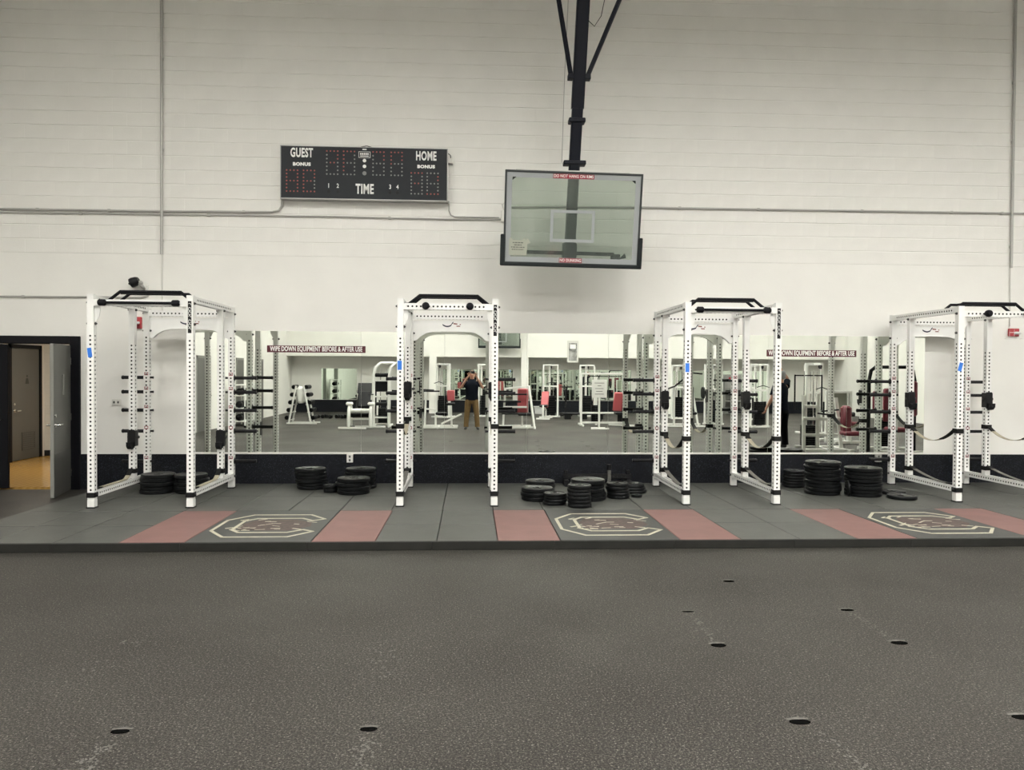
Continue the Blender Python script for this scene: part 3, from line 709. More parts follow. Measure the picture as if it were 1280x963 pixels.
MB().bbox(-.05, .07, -.06, 0, -.06, .10, .006).obj('box', 'box_white', jb); MB().tube([(.0, -.035, .09), (-.03, -.035, .19), (.02, -.035, .24), (.07, -.035, .20)], .010, 8).obj('pipe', 'conduit_paint', jb, True)

# wall outlets, alarms, lamp
def outlet(x, z, wd, ht, label, dep=.03, m_='box_white', y=-.02):
    t = thing('wall_outlet', label, 'outlet', (x, y, z))
    MB().bbox(-wd/2, wd/2, -dep, 0, -ht/2, ht/2, .003).obj('cover_plate', m_, t)
    for s_ in (-1, 1):
        dx, dz = (s_*wd*.24, 0) if wd > ht else (0, s_*ht*.22)
        MB().bbox(dx-.014, dx+.014, -dep-.003, -dep, dz-.016, dz+.016, .002).obj('socket', 'kick_grey', t)
outlet(-5.11, 1.262, .12, .085, 'grey double outlet on the bare wall beside the door', .02, 'conduit_paint', 0)
outlet(-1.765, .455, .09, .12, 'white outlet box on the black base above the low plate stack', .04)
outlet(6.196, .46, .09, .12, 'pale outlet box on the black base beside the last rack', .04, 'conduit_grey')
def alarm(x, z, label, wd=.11, ht=.17):
    t = thing('fire_alarm', label, 'fire alarm', (x, 0, z))
    MB().bbox(-wd/2, wd/2, -.045, 0, -ht/2, ht/2, .008).obj('housing', 'alarm_red', t)
    MB().bbox(-wd*.36, wd*.36, -.075, -.045, -ht*.12, ht*.10, .01).obj('strobe_lens', 'alarm_clear', t)
    g = MB()
    for i in range(4): g.bar((-wd*.34, -.047, -ht*.22-i*.012), (wd*.34, -.047, -ht*.22-i*.012), .005)
    g.obj('horn_grille', 'dark_hollow', t)
alarm(-4.80, 2.41, 'red fire alarm strobe on the wall behind the door-side rack')
ta = thing('fire_alarm', 'red and clear fire alarm inside a wire cage below the thin pipe', 'fire alarm', (8.31, 0, 2.385))
MB().bbox(-.075, .085, -.05, 0, -.055, .065, .008).obj('housing', 'alarm_red', ta); MB().bbox(-.01, .09, -.085, -.05, -.025, .015, .01).obj('strobe_lens', 'alarm_clear', ta)
cg = MB()
for x in (-.115, -.04, .04, .12): cg.tube([(x, 0, -.09), (x, -.10, -.09), (x, -.10, .09), (x, 0, .09)], .004, 6)
for z in (-.09, 0, .09): cg.tube([(-.115, -.10, z), (.12, -.10, z)], .004, 6)
cg.obj('wire_cage', 'sticker_white', ta)
el = thing('emergency_lamp', 'black emergency lamp head on a swivel bracket above the door-side rack', 'lamp', (-4.70, 0, 2.90))
MB().bbox(-.05, .06, -.05, 0, -.09, .06, .008).obj('base_box', 'box_white', el)
MB().tube([(0, -.05, 0), (0, -.12, .03), (-.03, -.14, .07)], .028, 10).ball((-.03, -.14, .085), .045).obj('swivel_bracket', 'conduit_grey', el, True)
hd = MB().lathe([(.0001, -.06), (.055, -.055), (.075, -.02), (.085, .05), (.078, .085), (.05, .075), (.0001, .07)], n=18).obj('lamp_head', 'black_steel', el, True, (-.10, -.15, .11), (0, math.radians(-112), 0))
MB().tube([(-.145, -.15, .10), (-.215, -.15, .065)], [.04, .014], 10).obj('visor', 'black_steel', el, True)

el.scale = (.85, .85, .85)

# ================================================================== BACKBOARD AND MAST
bk = thing('basketball_backstop', 'glass basketball backboard hung on a black braced mast near the scoreboard', 'backboard', (1.356, -1.06, 3.80))
tilt = Matrix.Rotation(math.radians(9), 4, 'X') @ Matrix.Rotation(math.radians(.8), 4, 'Y')
def bbo(b, name, m_, parent=None, sm=False):
    o = b.obj(name, m_, parent or bk, sm)
    if parent is None: o.matrix_basis = tilt
    return o
BWd, BHt = .925, .615
gls = bbo(MB().box(-BWd+.02, BWd-.02, -.006, .006, -BHt+.02, BHt-.02), 'glass', 'board_glass')
f_ = MB(); f_.bbox(-BWd, BWd, -.02, .03, BHt-.028, BHt, .004).bbox(-BWd, BWd, -.02, .03, -BHt, -BHt+.028, .004).bbox(-BWd, -BWd+.026, -.02, .03, -BHt, BHt, .004).bbox(BWd-.026, BWd, -.02, .03, -BHt, BHt, .004)
bbo(f_, 'frame', 'board_frame')
fl_ = MB(); fl_.box(-BWd+.026, BWd-.026, -.0075, -.0061, BHt-.095, BHt-.028).box(-BWd+.026, BWd-.026, -.0075, -.0061, -BHt+.028, -BHt+.095).box(-BWd+.026, -BWd+.095, -.0075, -.0061, -BHt+.095, BHt-.095).box(BWd-.095, BWd-.026, -.0075, -.0061, -BHt+.095, BHt-.095)
bbo(fl_, 'border_film', 'board_film')
tq = MB(); tq.box(-.30, .30, -.0075, -.0061, .075, .115).box(-.30, .30, -.0075, -.0061, -.31, -.27).box(-.30, -.26, -.0075, -.0061, -.27, .075).box(.26, .30, -.0075, -.0061, -.27, .075)
bbo(tq, 'target_square', 'board_film')
pd = MB(); pd.bbox(-BWd-.035, BWd+.035, -.035, .045, -BHt-.03, -BHt+.022, .01).bbox(-BWd-.04, -BWd+.02, -.035, .045, -BHt-.03, -.225, .01).bbox(BWd-.02, BWd+.04, -.035, .045, -BHt-.03, -.225, .01)
bbo(pd, 'edge_pad', 'board_pad')
for x, sgn in ((-BWd+.10, 1), (BWd-.10, -1)): bbo(MB().prism([(x, BHt-.09), (x+sgn*.05, BHt-.09), (x, BHt-.13)], -.012, -.006), 'corner_bracket', 'board_pad')
bbo(MB().bbox(-.78, .74, .0, .05, BHt-.002, BHt+.016, .003), 'top_rail', 'conduit_paint')
for txt, z, wd in (('DO NOT HANG ON RIMS', BHt-.062, .53), ('NO DUNKING', -BHt+.062, .29)):
    s_ = bbo(MB().box(-wd/2-.01, wd/2+.01, -.009, -.0075, -.03, .03), 'warning_sticker', 'sticker_red'); s_.matrix_basis = tilt @ Matrix.Translation((-.01, 0, z))
    tm = text_mesh('lettering', txt, .056, 'letter_white', .80, .0008, .0004); link('lettering', tm, s_, (0, -.0096, 0))
    wdt = max(v.co.x for v in tm.vertices)-min(v.co.x for v in tm.vertices); tm.transform(Matrix.Diagonal((wd/wdt, 1, 1, 1)))
nt_ = MB(); nt_.prism([(-.85, -.50), (-.61, -.50), (-.60, -.35), (-.56, -.33), (-.60, -.27), (-.63, -.30), (-.64, -.26), (-.68, -.30), (-.79, -.30), (-.83, -.265), (-.85, -.29)], -.0105, -.008)
no = bbo(nt_, 'taped_notice', 'notice_grey')
ln = MB()
for z, a, c_ in ((-.335, -.80, -.66), (-.365, -.78, -.68), (-.395, -.82, -.635), (-.425, -.81, -.65)):
    x = a
    while x < c_: l_ = random.uniform(.012, .035); ln.box(x, min(c_, x+l_), -.0115, -.0104, z-.006, z+.006); x += l_+.008
ln.obj('print_lines', 'ink', no)
# mount behind the glass
bar_ = MB().bar((-.62, .10, -.455), (.60, .10, -.455), .05); bbo(bar_, 'lower_arm', 'mast_steel')
bbo(MB().bbox(-.10, .08, .04, .26, -.52, -.32, .012), 'mount_box', 'mast_steel')
bbo(MB().bbox(.56, .68, .03, .13, -.53, -.45, .01).prism([(.66, -.52), (.76, -.50), (.74, -.44), (.70, -.48)], .03, .08), 'arm_end', 'mast_steel')
# mast in world axes, given relative to the board's anchor
org = Vector((1.356, -1.06, 3.80)); A_ = Vector((1.352, -.80, 3.45)); T_ = Vector((1.42, -1.45, 6.53)); dr = (T_-A_)
def on(t_): return A_+dr*t_-org
top = (ZC-.02-A_.z)/dr.z
MB().bar(on(0), on(.60), .145, .11, upv=(0, 1, 0)).obj('mast', 'mast_steel', bk); MB().bar(on(.58), on(top), .165, .12, upv=(0, 1, 0)).obj('mast', 'mast_steel', bk)
c1 = on(.53); MB().bbox(c1.x-.11, c1.x+.11, c1.y-.075, c1.y+.075, c1.z-.03, c1.z+.03, .01).obj('mast_collar', 'mast_steel', bk)
c2 = on(.36); MB().bbox(c2.x-.15, c2.x+.15, c2.y-.07, c2.y+.07, c2.z-.035, c2.z+.02, .008).obj('mast_bracket', 'mast_steel', bk)
for s_, dx in ((-1, -.32), (1, .46)):
    p0 = on(.705)+Vector((s_*.105, 0, 0)); p1 = on(1.0)+Vector((dx, 0, 0)); d_ = (p1-p0); p2 = p0+d_*((ZC-.02-org.z-p0.z)/d_.z)
    MB().bar(p0, p2, .05, .05).obj('brace', 'mast_steel', bk); MB().bbox(p0.x-.045, p0.x+.045, p0.y-.05, p0.y+.05, p0.z-.035, p0.z+.03, .006).obj('brace_lug', 'mast_steel', bk)
MB().tube([on(.36)+Vector((-.17, 0, 0)), on(.72)+Vector((-.19, .02, 0)), on(top)+Vector((-.2, .05, 0))], .006, 6).obj('hoist_cable', 'conduit_grey', bk)
MB().tube([on(.92)+Vector((.08, -.03, 0)), on(.90)+Vector((.16, -.03, .0)), on(.94)+Vector((.24, -.03, 0)), on(1.02)+Vector((.28, -.03, 0))], .005, 6).obj('cable_loop', 'mast_steel', bk, True)

# ================================================================== FLOOR MARKS
fl_o = bpy.data.objects['floor']
def gouge(x, y, w_, d_, tail=None):
    b = MB(); n = 12
    b.prism([(x+w_/2*math.cos(2*PI*i/n), y+d_/2*math.sin(2*PI*i/n)) for i in range(n)], -.001, .0015, plane='xy')
    b.obj('floor_gouge', 'gouge_dark', fl_o)
    b = MB(); b.prism([(x-w_*.52, y+d_*.40), (x+w_*.5, y+d_*.45), (x+w_*.55, y+d_*.65), (x, y+d_*.85), (x-w_*.55, y+d_*.6)], -.001, .002, plane='xy')
    b.obj('gouge_lip', 'scuff_pale', fl_o)
for a in ((2.153, -5.067, .095, .06), (1.581, -5.85, .09, .03), (1.581, -6.53, .10, .07), (2.765, -5.854, .10, .05), (2.766, -6.53, .11, .07), (-1.665, -7.557, .09, .05), (-.484, -7.581, .085, .05), (1.641, -7.591, .11, .06), (2.79, -7.585, .10, .06)): gouge(*a)
rs = random.Random(5)
def scuff(pts, n, spread, sz):
    b = MB()
    for i in range(n):
        t_ = rs.random()*(len(pts)-1); k_ = int(t_); f_ = t_-k_; x = pts[k_][0]*(1-f_)+pts[k_+1][0]*f_+rs.gauss(0, spread); y = pts[k_][1]*(1-f_)+pts[k_+1][1]*f_+rs.gauss(0, spread)
        r_ = sz*rs.uniform(.4, 1.2); m_ = 6; ph = rs.random()*6
        b.prism([(x+r_*math.cos(ph+2*PI*j/m_)*rs.uniform(.6, 1), y+r_*math.sin(ph+2*PI*j/m_)*rs.uniform(.6, 1)) for j in range(m_)], -.0005, .0008, plane='xy')
    o = b.obj('chalk_scuff', 'scuff_pale', fl_o); o['kind'] = 'stuff'
scuff([(1.581, -5.9), (1.581, -6.45)], 40, .025, .010); scuff([(2.765, -5.95), (2.766, -6.42)], 40, .025, .010); scuff([(1.70, -7.66), (1.72, -8.0), (1.72, -8.3)], 70, .025, .009)
scuff([(-1.66, -7.62), (-1.68, -7.95)], 60, .03, .009); scuff([(-.47, -7.64), (-.49, -8.0)], 60, .025, .009)
scuff([(-2.15, -6.3), (-2.15, -6.9)], 40, .06, .010); scuff([(-.55, -6.4), (-.5, -6.9)], 40, .06, .010)
# ================================================================== PEOPLE (seen in the mirror)
def skinned(name, chains, m_, parent=None, sub=2, loc=None):
    # chains: lists of (x, y, z, radius or (rx, ry)); the first point of a chain may be ('@', i, j) = point j of chain i
    V, E_, R_, ids = [], [], [], []
    for ch in chains:
        idl = []; prev = None
        for p in ch:
            if p[0] == '@': k_ = ids[p[1]][p[2]]
            else:
                V.append(p[:3]); r_ = p[3]; R_.append(r_ if isinstance(r_, tuple) else (r_, r_)); k_ = len(V)-1
            if prev is not None: E_.append((prev, k_))
            idl.append(k_); prev = k_
        ids.append(idl)
    me = bpy.data.meshes.new(name); me.from_pydata(V, E_, []); o = bpy.data.objects.new(name, me); C.objects.link(o)
    md = o.modifiers.new('skin', 'SKIN'); md.use_smooth_shade = True; md.branch_smoothing = .6
    for i, sv in enumerate(me.skin_vertices[0].data): sv.radius = R_[i]; sv.use_root = i == 0
    sb_ = o.modifiers.new('sub', 'SUBSURF'); sb_.levels = sb_.render_levels = sub
    dg = bpy.context.evaluated_depsgraph_get(); me2 = bpy.data.meshes.new_from_object(o.evaluated_get(dg)); me2.name = name
    bpy.data.objects.remove(o); bpy.data.meshes.remove(me)
    me2.materials.clear(); me2.materials.append(MAT[m_]); me2.polygons.foreach_set('use_smooth', [True]*len(me2.polygons))
    return link(name, me2, parent, loc)
def join_into(o, others):
    # merge other meshes (same space) into o's mesh so that the body stays one mesh
    import bmesh
    bm = bmesh.new(); bm.from_mesh(o.data)
    for q in others:
        me = q.data; bm.from_mesh(me); bpy.data.objects.remove(q)
    bm.to_mesh(o.data); bm.free(); o.data.polygons.foreach_set('use_smooth', [True]*len(o.data.polygons))
def person(label, loc, rz, elbows, wrists, hands, shirt, trousers, hair, sleeve=.45, stance=.17, headtilt=0):
    P = thing('person', label, 'person', loc, rz)
    # pelvis-rooted figure, facing +y, about 1.78 m
    sh = [(-.19, 0, 1.44), (.19, 0, 1.44)]
    ch = [[(0, 0, .98, (.15, .11)), (0, .005, 1.10, (.135, .10)), (0, .01, 1.27, (.155, .11)), (0, 0, 1.40, (.13, .09)), (0, .005, 1.50, (.056, .056)), (0, .02, 1.555, (.066, .07)), (0, .03, 1.63, (.080, .100)), (0, .025, 1.71, (.082, .102)), (0, .015, 1.77, (.052, .068))]]
    for k_, s_ in enumerate((-1, 1)):
        e, w_ = elbows[k_], wrists[k_]
        ch.append([('@', 0, 3), (s_*.12, 0, 1.43, .065), (*sh[k_], .062), *[((sh[k_][i_] for i_ in ()) and 0) for _ in ()], tuple((sh[k_][i_]+e[i_])/2 for i_ in range(3))+(.052,), (*e, .042), tuple((e[i_]*.6+w_[i_]*.4) for i_ in range(3))+(.041,), (*w_, .026), tuple(w_[i_]+(hands[k_][i_]-w_[i_])*.5 for i_ in range(3))+((.036, .02),)])
        ch.append([('@', 0, 0), (s_*.095, 0, .90, .095), (s_*(.11+(stance-.11)*.3), .01, .72, .08), (s_*(.11+(stance-.11)*.6), .015, .50, .058), (s_*stance*.95, -.005, .33, .057), (s_*stance, -.01, .10, .036), (s_*(stance+.005), -.015, .05, .035)])
    body = skinned('body', ch, 'skin', P)
    ex = []
    for k_, s_ in enumerate((-1, 1)):
        h, w_ = Vector(hands[k_]), Vector(wrists[k_]); d = (h-w_).normalized(); sd = d.cross(Vector((0, 1, 0))); sd = sd.normalized() if sd.length > .1 else Vector((1, 0, 0)); cu = sd.cross(d).normalized()
        if cu.y < 0: cu = -cu
        for j, (off, ln_) in enumerate(((-.03, .072), (-.010, .082), (.011, .078), (.030, .062))):
            b0 = w_+d*.055+sd*off*.6; b1 = w_+d*.088+sd*off; b2 = b1+d*ln_*.45+cu*.012; b3 = b2+d*ln_*.3+cu*.03
            ex.append(skinned('finger', [[(*b0, .010), (*b1, .0095), (*b2, .0085), (*b3, .007)]], 'skin', None, 1))
        t0 = w_+d*.03-sd*.02*s_; t1 = t0+d*.03-sd*.035*s_+cu*.005; t2 = t1+d*.035-sd*.008*s_+cu*.01
        ex.append(skinned('finger', [[(*t0, .013), (*t1, .011), (*t2, .008)]], 'skin', None, 1))
    # nose, ears and brow belong to the body mesh
    ex.append(skinned('nose', [[(0, .108, 1.69, .011), (0, .130, 1.66, .014), (0, .136, 1.645, .013), (0, .108, 1.635, .010)]], 'skin', None, 1))
    for s_ in (-1, 1): ex.append(skinned('ear', [[(s_*.080, .015, 1.635, .012), (s_*.092, .005, 1.665, (.008, .02)), (s_*.088, .0, 1.69, .012)]], 'skin', None, 1))
    join_into(body, ex)
    for s_ in (-1, 1): MB().ball((s_*.033, .112, 1.682), .013, 8).obj('eye', 'shoe_black', P, True)
    MB().ball((0, .117, 1.600), .022, 8, sc=(1.3, .45, .35)).obj('mouth', 'pad_red', P, True)
    # hair cap
    skinned('hair', [[(0, -.058, 1.60, .05), (0, -.048, 1.68, (.088, .066)), (0, -.012, 1.74, (.093, .102)), (0, .02, 1.785, (.072, .085))]], hair, P)
    # clothing: lofted shells over the body
    def loft(b, rings, n=20):
        v = [(cx+rx*math.cos(2*PI*k/n), cy+ry*math.sin(2*PI*k/n), cz) for cx, cy, cz, rx, ry in rings for k in range(n)]
        f = [(i*n+k, i*n+(k+1) % n, (i+1)*n+(k+1) % n, (i+1)*n+k) for i in range(len(rings)-1) for k in range(n)]
        f += [tuple(range(n-1, -1, -1)), tuple((len(rings)-1)*n+k for k in range(n))]
        return b.add(v, f)
    b = MB(); loft(b, [(0, 0, .88, .198, .142), (0, 0, .93, .200, .145), (0, .005, 1.05, .188, .138), (0, .01, 1.18, .192, .142), (0, .012, 1.30, .205, .145), (0, .006, 1.40, .205, .128), (0, 0, 1.455, .165, .10), (0, 0, 1.50, .105, .082), (0, .003, 1.525, .075, .072)])
    for k_ in (0, 1):
        e = Vector(elbows[k_]); s0 = Vector(sh[k_]); b.tube([s0+(s0-e)*.12+Vector((0, 0, .0)), s0, s0+(e-s0)*.3, s0+(e-s0)*sleeve, s0+(e-s0)*(sleeve+.16)], [.05, .082, .078, .074, .076], 16)
    b.obj('shirt', shirt, P, True)
    b = MB(); loft(b, [(0, 0, 1.00, .175, .128), (0, 0, .95, .186, .136), (0, 0, .88, .195, .14), (0, 0, .82, .19, .135), (0, 0, .77, .12, .10)])
    for s_ in (-1, 1):
        st = lambda a: s_*(.098+(stance-.098)*a)
        loft(b, [(st(0), 0, .90, .10, .12), (st(.1), 0, .80, .105, .125), (st(.3), .008, .68, .095, .108), (st(.6), .012, .50, .082, .09), (st(.8), .0, .34, .078, .085), (st(1), -.01, .15, .072, .078), (st(1), -.008, .075, .074, .084)])
    b.obj('trousers', trousers, P, True)
    for s_ in (-1, 1): skinned('shoe', [[(s_*stance, -.055, .045, (.042, .046)), (s_*stance, .0, .055, (.044, .056)), (s_*(stance+.012), .08, .042, (.046, .042)), (s_*(stance+.024), .16, .030, (.043, .030)), (s_*(stance+.03), .20, .026, (.03, .022))]], 'shoe_black', P)
    return P
PY = -11.72
person('person in dark shirt and khaki trousers raising a phone with both hands', (.03, PY, 0), 0, [(-.34, .13, 1.25), (.33, .13, 1.25)], [(-.105, .350, 1.61), (.125, .350, 1.61)], [(-.070, .395, 1.70), (.085, .395, 1.70)], 'shirt_black', 'trousers_khaki', 'hair_brown')
ph = thing('phone', 'black phone held up sideways by the person in khaki trousers', 'phone', (.035, -11.305, 1.725))
MB().bbox(-.078, .078, -.005, .004, -.037, .037, .004).obj('case', 'black_steel', ph)
lm_ = MB().bbox(-.072, -.028, .004, .008, -.005, .034, .002).obj('camera_bump', 'pad_black', ph)
for dx, dz in ((-.060, .022), (-.040, .004)): MB().lathe([(.0001, .011), (.008, .011), (.009, .007)], (dx, 0, dz), 12, 'y').obj('lens_ring', 'chrome', lm_)
person('person in black shirt and trousers with one arm raised to the head', (7.25, -6.15, 0), math.radians(150), [(-.36, .10, 1.62), (.30, .03, 1.15)], [(-.16, .10, 1.80), (.33, .16, .92)], [(-.07, .06, 1.82), (.33, .2, .83)], 'shirt_black', 'trousers_black', 'hair_grey', .55, .15)

# ================================================================== GYM MACHINES (behind and beside the camera, seen in the mirror)
def mach(name, label, cat, loc, rz=0, group=None): return thing(name, label, cat, loc, rz, group)
def bars(t, name, segs, w_=.06, m_='frame_white'):
    for p, q in segs: MB().bar(p, q, w_).obj(name, m_, t)
def pad(t, name, c, sx, sy, sz, m_, rot=(0, 0, 0)):
    o = MB().bbox(-sx/2, sx/2, -sy/2, sy/2, -sz/2, sz/2, min(sx, sy, sz)*.3).obj(name, m_, t, True, c, rot); return o
def roller(t, p, q, r=.05, m_='pad_black'): return MB().tube([p, q], r, 14).obj('roller', m_, t, True)
def wstack(t, x, y, n=12, z0=.1, w_=.34, d_=.12):
    for i in range(n): MB().bbox(x-w_/2, x+w_/2, y-d_/2, y+d_/2, z0+i*.047, z0+i*.047+.043, .003).obj('stack_plate', 'iron', t)
    for s_ in (-1, 1): MB().tube([(x+s_*w_*.3, y, z0), (x+s_*w_*.3, y, 1.8)], .012, 8).obj('guide_rod', 'chrome', t, True)
RED, MAR, BLK = 'pad_red', 'pad_maroon', 'pad_black'

# 1 seated machine with small red pad
t = mach('seated_row_machine', 'white seated row machine with small red chest pad and black handles', 'gym machine', (-.95, -12.25, 0))
bars(t, 'base_rail', [((-.6, .35, .035), (.55, .35, .035)), ((-.6, -.45, .035), (.55, -.45, .035)), ((-.05, -.45, .035), (-.05, .5, .035))])
bars(t, 'upright', [((-.45, .3, 0), (-.42, .25, 1.12)), ((-.12, .3, 0), (-.12, .1, 1.0)), ((.36, -.1, .03), (.33, -.1, .78))])
bars(t, 'arm', [((-.60, .25, 1.14), (.0, .25, 1.14)), ((-.6, .0, 1.18), (-.2, -.2, 1.16))], .045, 'black_steel')
bars(t, 'brace', [((.05, .2, .14), (.66, -.1, .42)), ((.40, -.1, .05), (.45, .42, .05)), ((-.42, .28, .6), (-.12, .2, .58))], .05)
pad(t, 'chest_pad', (.33, -.06, 1.0), .24, .1, .34, RED); pad(t, 'seat', (.05, .2, .46), .34, .36, .08, BLK); roller(t, (.2, .15, .75), (.46, .15, .75), .045)
for x in (-.72, -.62): MB().lathe([(.02, -.02), (.2, -.02), (.2, .02), (.02, .02)], (x, -.2, 1.0), 24, 'x').obj('loaded_plate', 'iron', t, True)

# 2 tall red backrest press
t = mach('shoulder_press_bench', 'white press bench with tall red backrest and splayed tall legs', 'gym bench', (1.45, -12.3, 0))
bars(t, 'base_rail', [((-.55, .3, .035), (.55, .3, .035)), ((-.55, -.4, .035), (.45, -.4, .035)), ((.28, -.4, .035), (.28, .45, .035))])
bars(t, 'upright', [((.50, .45, 0), (.34, .15, 1.32)), ((-.45, .0, 0), (-.38, .0, 1.25)), ((.16, -.15, .05), (.16, -.22, 1.2))])
bars(t, 'arm', [((-.5, .1, 1.05), (.3, .1, 1.05)), ((-.5, .1, .82), (.1, .1, .82)), ((-.5, .12, .45), (.15, .12, .45))], .05, 'black_steel')
bars(t, 'brace', [((-.4, 0, .65), (.3, 0, .65)), ((.34, .15, 1.3), (-.38, 0, 1.22))])
pad(t, 'backrest', (.17, -.10, .84), .33, .09, .78, RED, (-.1, 0, 0)); pad(t, 'seat', (.2, .14, .44), .4, .42, .08, BLK)

# 3 notice board on a stand
t = mach('notice_stand', 'white notice board on a slim post with flat feet', 'sign stand', (3.95, -11.95, 0))
bars(t, 'foot_bar', [((-.28, .18, .02), (.28, .18, .02)), ((-.22, -.18, .02), (.22, -.18, .02)), ((0, -.18, .02), (0, .18, .02))], .045)
bars(t, 'post', [((0, 0, 0), (0, 0, 1.0))], .055)
bo = pad(t, 'board', (0, 0, 1.24), .46, .02, .56, 'sticker_white')
tl = MB()
for i, wd in enumerate((.3, .12, .26, .2, .28)): tl.box(-wd/2, wd/2, .0105, .012, .17-i*.085, .185-i*.085)
tl.obj('print_lines', 'ink', bo)

# 4 large lat frame with red pad
t = mach('lat_pulldown', 'white twin-post pulldown frame with a leaning red pad', 'gym machine', (4.35, -13.4, 0))
bars(t, 'upright', [((-.75, 0, 0), (-.75, 0, 1.72)), ((.75, 0, 0), (.75, 0, 1.72)), ((-.2, -.3, 0), (-.2, -.3, 1.6))], .07)
bars(t, 'cross_beam', [((-.78, 0, 1.70), (.78, 0, 1.70)), ((-.75, 0, .42), (.75, 0, .42)), ((-.75, 0, .10), (.75, 0, .10))], .06)
bars(t, 'base_rail', [((-.75, -.5, .035), (-.75, .5, .035)), ((.75, -.5, .035), (.75, .5, .035)), ((.15, .1, .04), (.9, .5, .04))], .06)
pad(t, 'backrest', (.42, .25, .80), .30, .09, .62, RED, (-.15, .06, 0)); pad(t, 'seat', (.45, .48, .44), .36, .38, .08, BLK); wstack(t, -.2, -.3)
bars(t, 'grip_bar', [((-.55, .1, 1.62), (.55, .1, 1.62))], .03, 'black_steel')
for i in range(5): MB().tube([(.5+i*.06, .0, .14), (.5+i*.06, .0, .36)], .05, 10).obj('dumbbell_saddle', 'black_steel', t, True)

# 5 arched tower
t = mach('assisted_dip_tower', 'white tower of two bent arches with black pads between them', 'gym machine', (-2.62, -12.75, 0))
for x in (-.40, .08): MB().tube([(x, .25, 0), (x, .22, 1.60), (x+.05, .18, 1.86), (x+.20, .12, 1.99), (x+.55, .0, 2.0), (x+.62, -.3, 1.98)], .05, 12).obj('arch_post', 'frame_white', t, True)
bars(t, 'cross_beam', [((-.4, .22, .95), (.12, .22, .95)), ((-.4, .22, 1.45), (.12, .22, 1.45)), ((-.4, .2, .3), (.1, .2, .3))], .05)
bars(t, 'base_rail', [((-.42, -.5, .035), (-.42, .5, .035)), ((.1, -.5, .035), (.1, .5, .035)), ((-.42, -.45, .035), (.1, -.45, .035))])
pad(t, 'back_pad', (-.15, .1, 1.28), .42, .1, .36, BLK); pad(t, 'arm_pad', (-.15, .2, 1.62), .45, .12, .12, BLK); pad(t, 'knee_pad', (-.15, .1, .72), .5, .2, .1, BLK); wstack(t, -.15, -.35, 10)
bars(t, 'handle', [((.1, .25, 1.02), (.5, .45, 1.02)), ((-.4, .25, 1.02), (-.5, .5, 1.02))], .035, 'black_steel')

# 6 low roller bench
t = mach('hyperextension_bench', 'low white bench with two curved end frames and rollers on floor bars', 'gym bench', (-3.30, -11.75, 0))
for x in (-.32, .32):
    MB().tube([(x, .28, .09), (x, .30, .35), (x, .22, .62), (x, .02, .74), (x, -.16, .66), (x, -.2, .40), (x, -.2, .09)], .045, 12).obj('end_frame', 'frame_white', t, True)
bars(t, 'floor_bar', [((-.62, .28, .045), (.2, .28, .045)), ((-.2, -.2, .045), (.72, -.2, .045))], .07)
bars(t, 'connector', [((-.32, .0, .30), (.32, .0, .30))], .06)
roller(t, (-.3, .1, .55), (.3, .1, .55), .07, 'frame_white'); roller(t, (-.3, -.05, .42), (.3, -.05, .42), .07); pad(t, 'hip_pad', (-.32, .1, .76), .2, .18, .1, 'sticker_white'); pad(t, 'hip_pad', (.32, .1, .76), .2, .18, .1, 'sticker_white')

# 7 dumbbell A-frame with weights on both flanks
t = mach('weight_tree', 'white A-frame weight rack hung with black dumbbells on both flanks', 'weight rack', (-5.55, -13.9, 0))
bars(t, 'frame_leg', [((-.36, .15, 0), (-.12, .15, 1.25)), ((.36, .15, 0), (.12, .15, 1.25)), ((-.36, -.35, 0), (-.12, -.35, 1.25)), ((.36, -.35, 0), (.12, -.35, 1.25))], .055)
bars(t, 'base_rail', [((-.42, .18, .03), (.55, .18, .03)), ((-.42, -.38, .03), (.55, -.38, .03))], .05)
pad(t, 'panel', (0, -.1, .95), .26, .5, .55, 'frame_white')
wt = {}
for i in range(5):
    for s_ in (-1, 1):
        x = s_*(.42-.055*i); z = .14+i*.25
        MB().bar((s_*(.3-.05*i), -.35, z), (s_*(.3-.05*i), .15, z), .03).obj('shelf_rail', 'frame_white', t)
        for y in (-.26, .03):
            d = thing('dumbbell', 'black round dumbbell resting on the white A-frame weight rack', 'dumbbell', (-5.55+x, -13.9+y, z+.07), 0, 'dumbbells on the A-frame rack')
            if not wt:
                b = MB()
                wt['h'] = MB().lathe([(.0001, -.05), (.06, -.05), (.07, -.04), (.07, .04), (.06, .05), (.0001, .05)], n=14, axis='y').mesh('head', 'iron', True); wt['b'] = MB().tube([(0, -.07, 0), (0, .07, 0)], .016, 8).mesh('bar', 'chrome', True)
            link('head', wt['h'], d, (0, -.085 if y > -9 else 0, 0)); link('bar', wt['b'], d); link('head', wt['h'], d, (0, .085, 0))

# 8 dumbbells on the floor
for i in range(7):
    d = thing('dumbbell', 'black dumbbell lying in the loose row on the rear floor', 'dumbbell', (-5.85+i*.24, -17.0+.12*(i % 2), .0705), .3*(i % 3), 'dumbbells lying on the floor')
    link('head', wt['h'], d, (0, -.085, 0)); link('bar', wt['b'], d); link('head', wt['h'], d, (0, .085, 0))

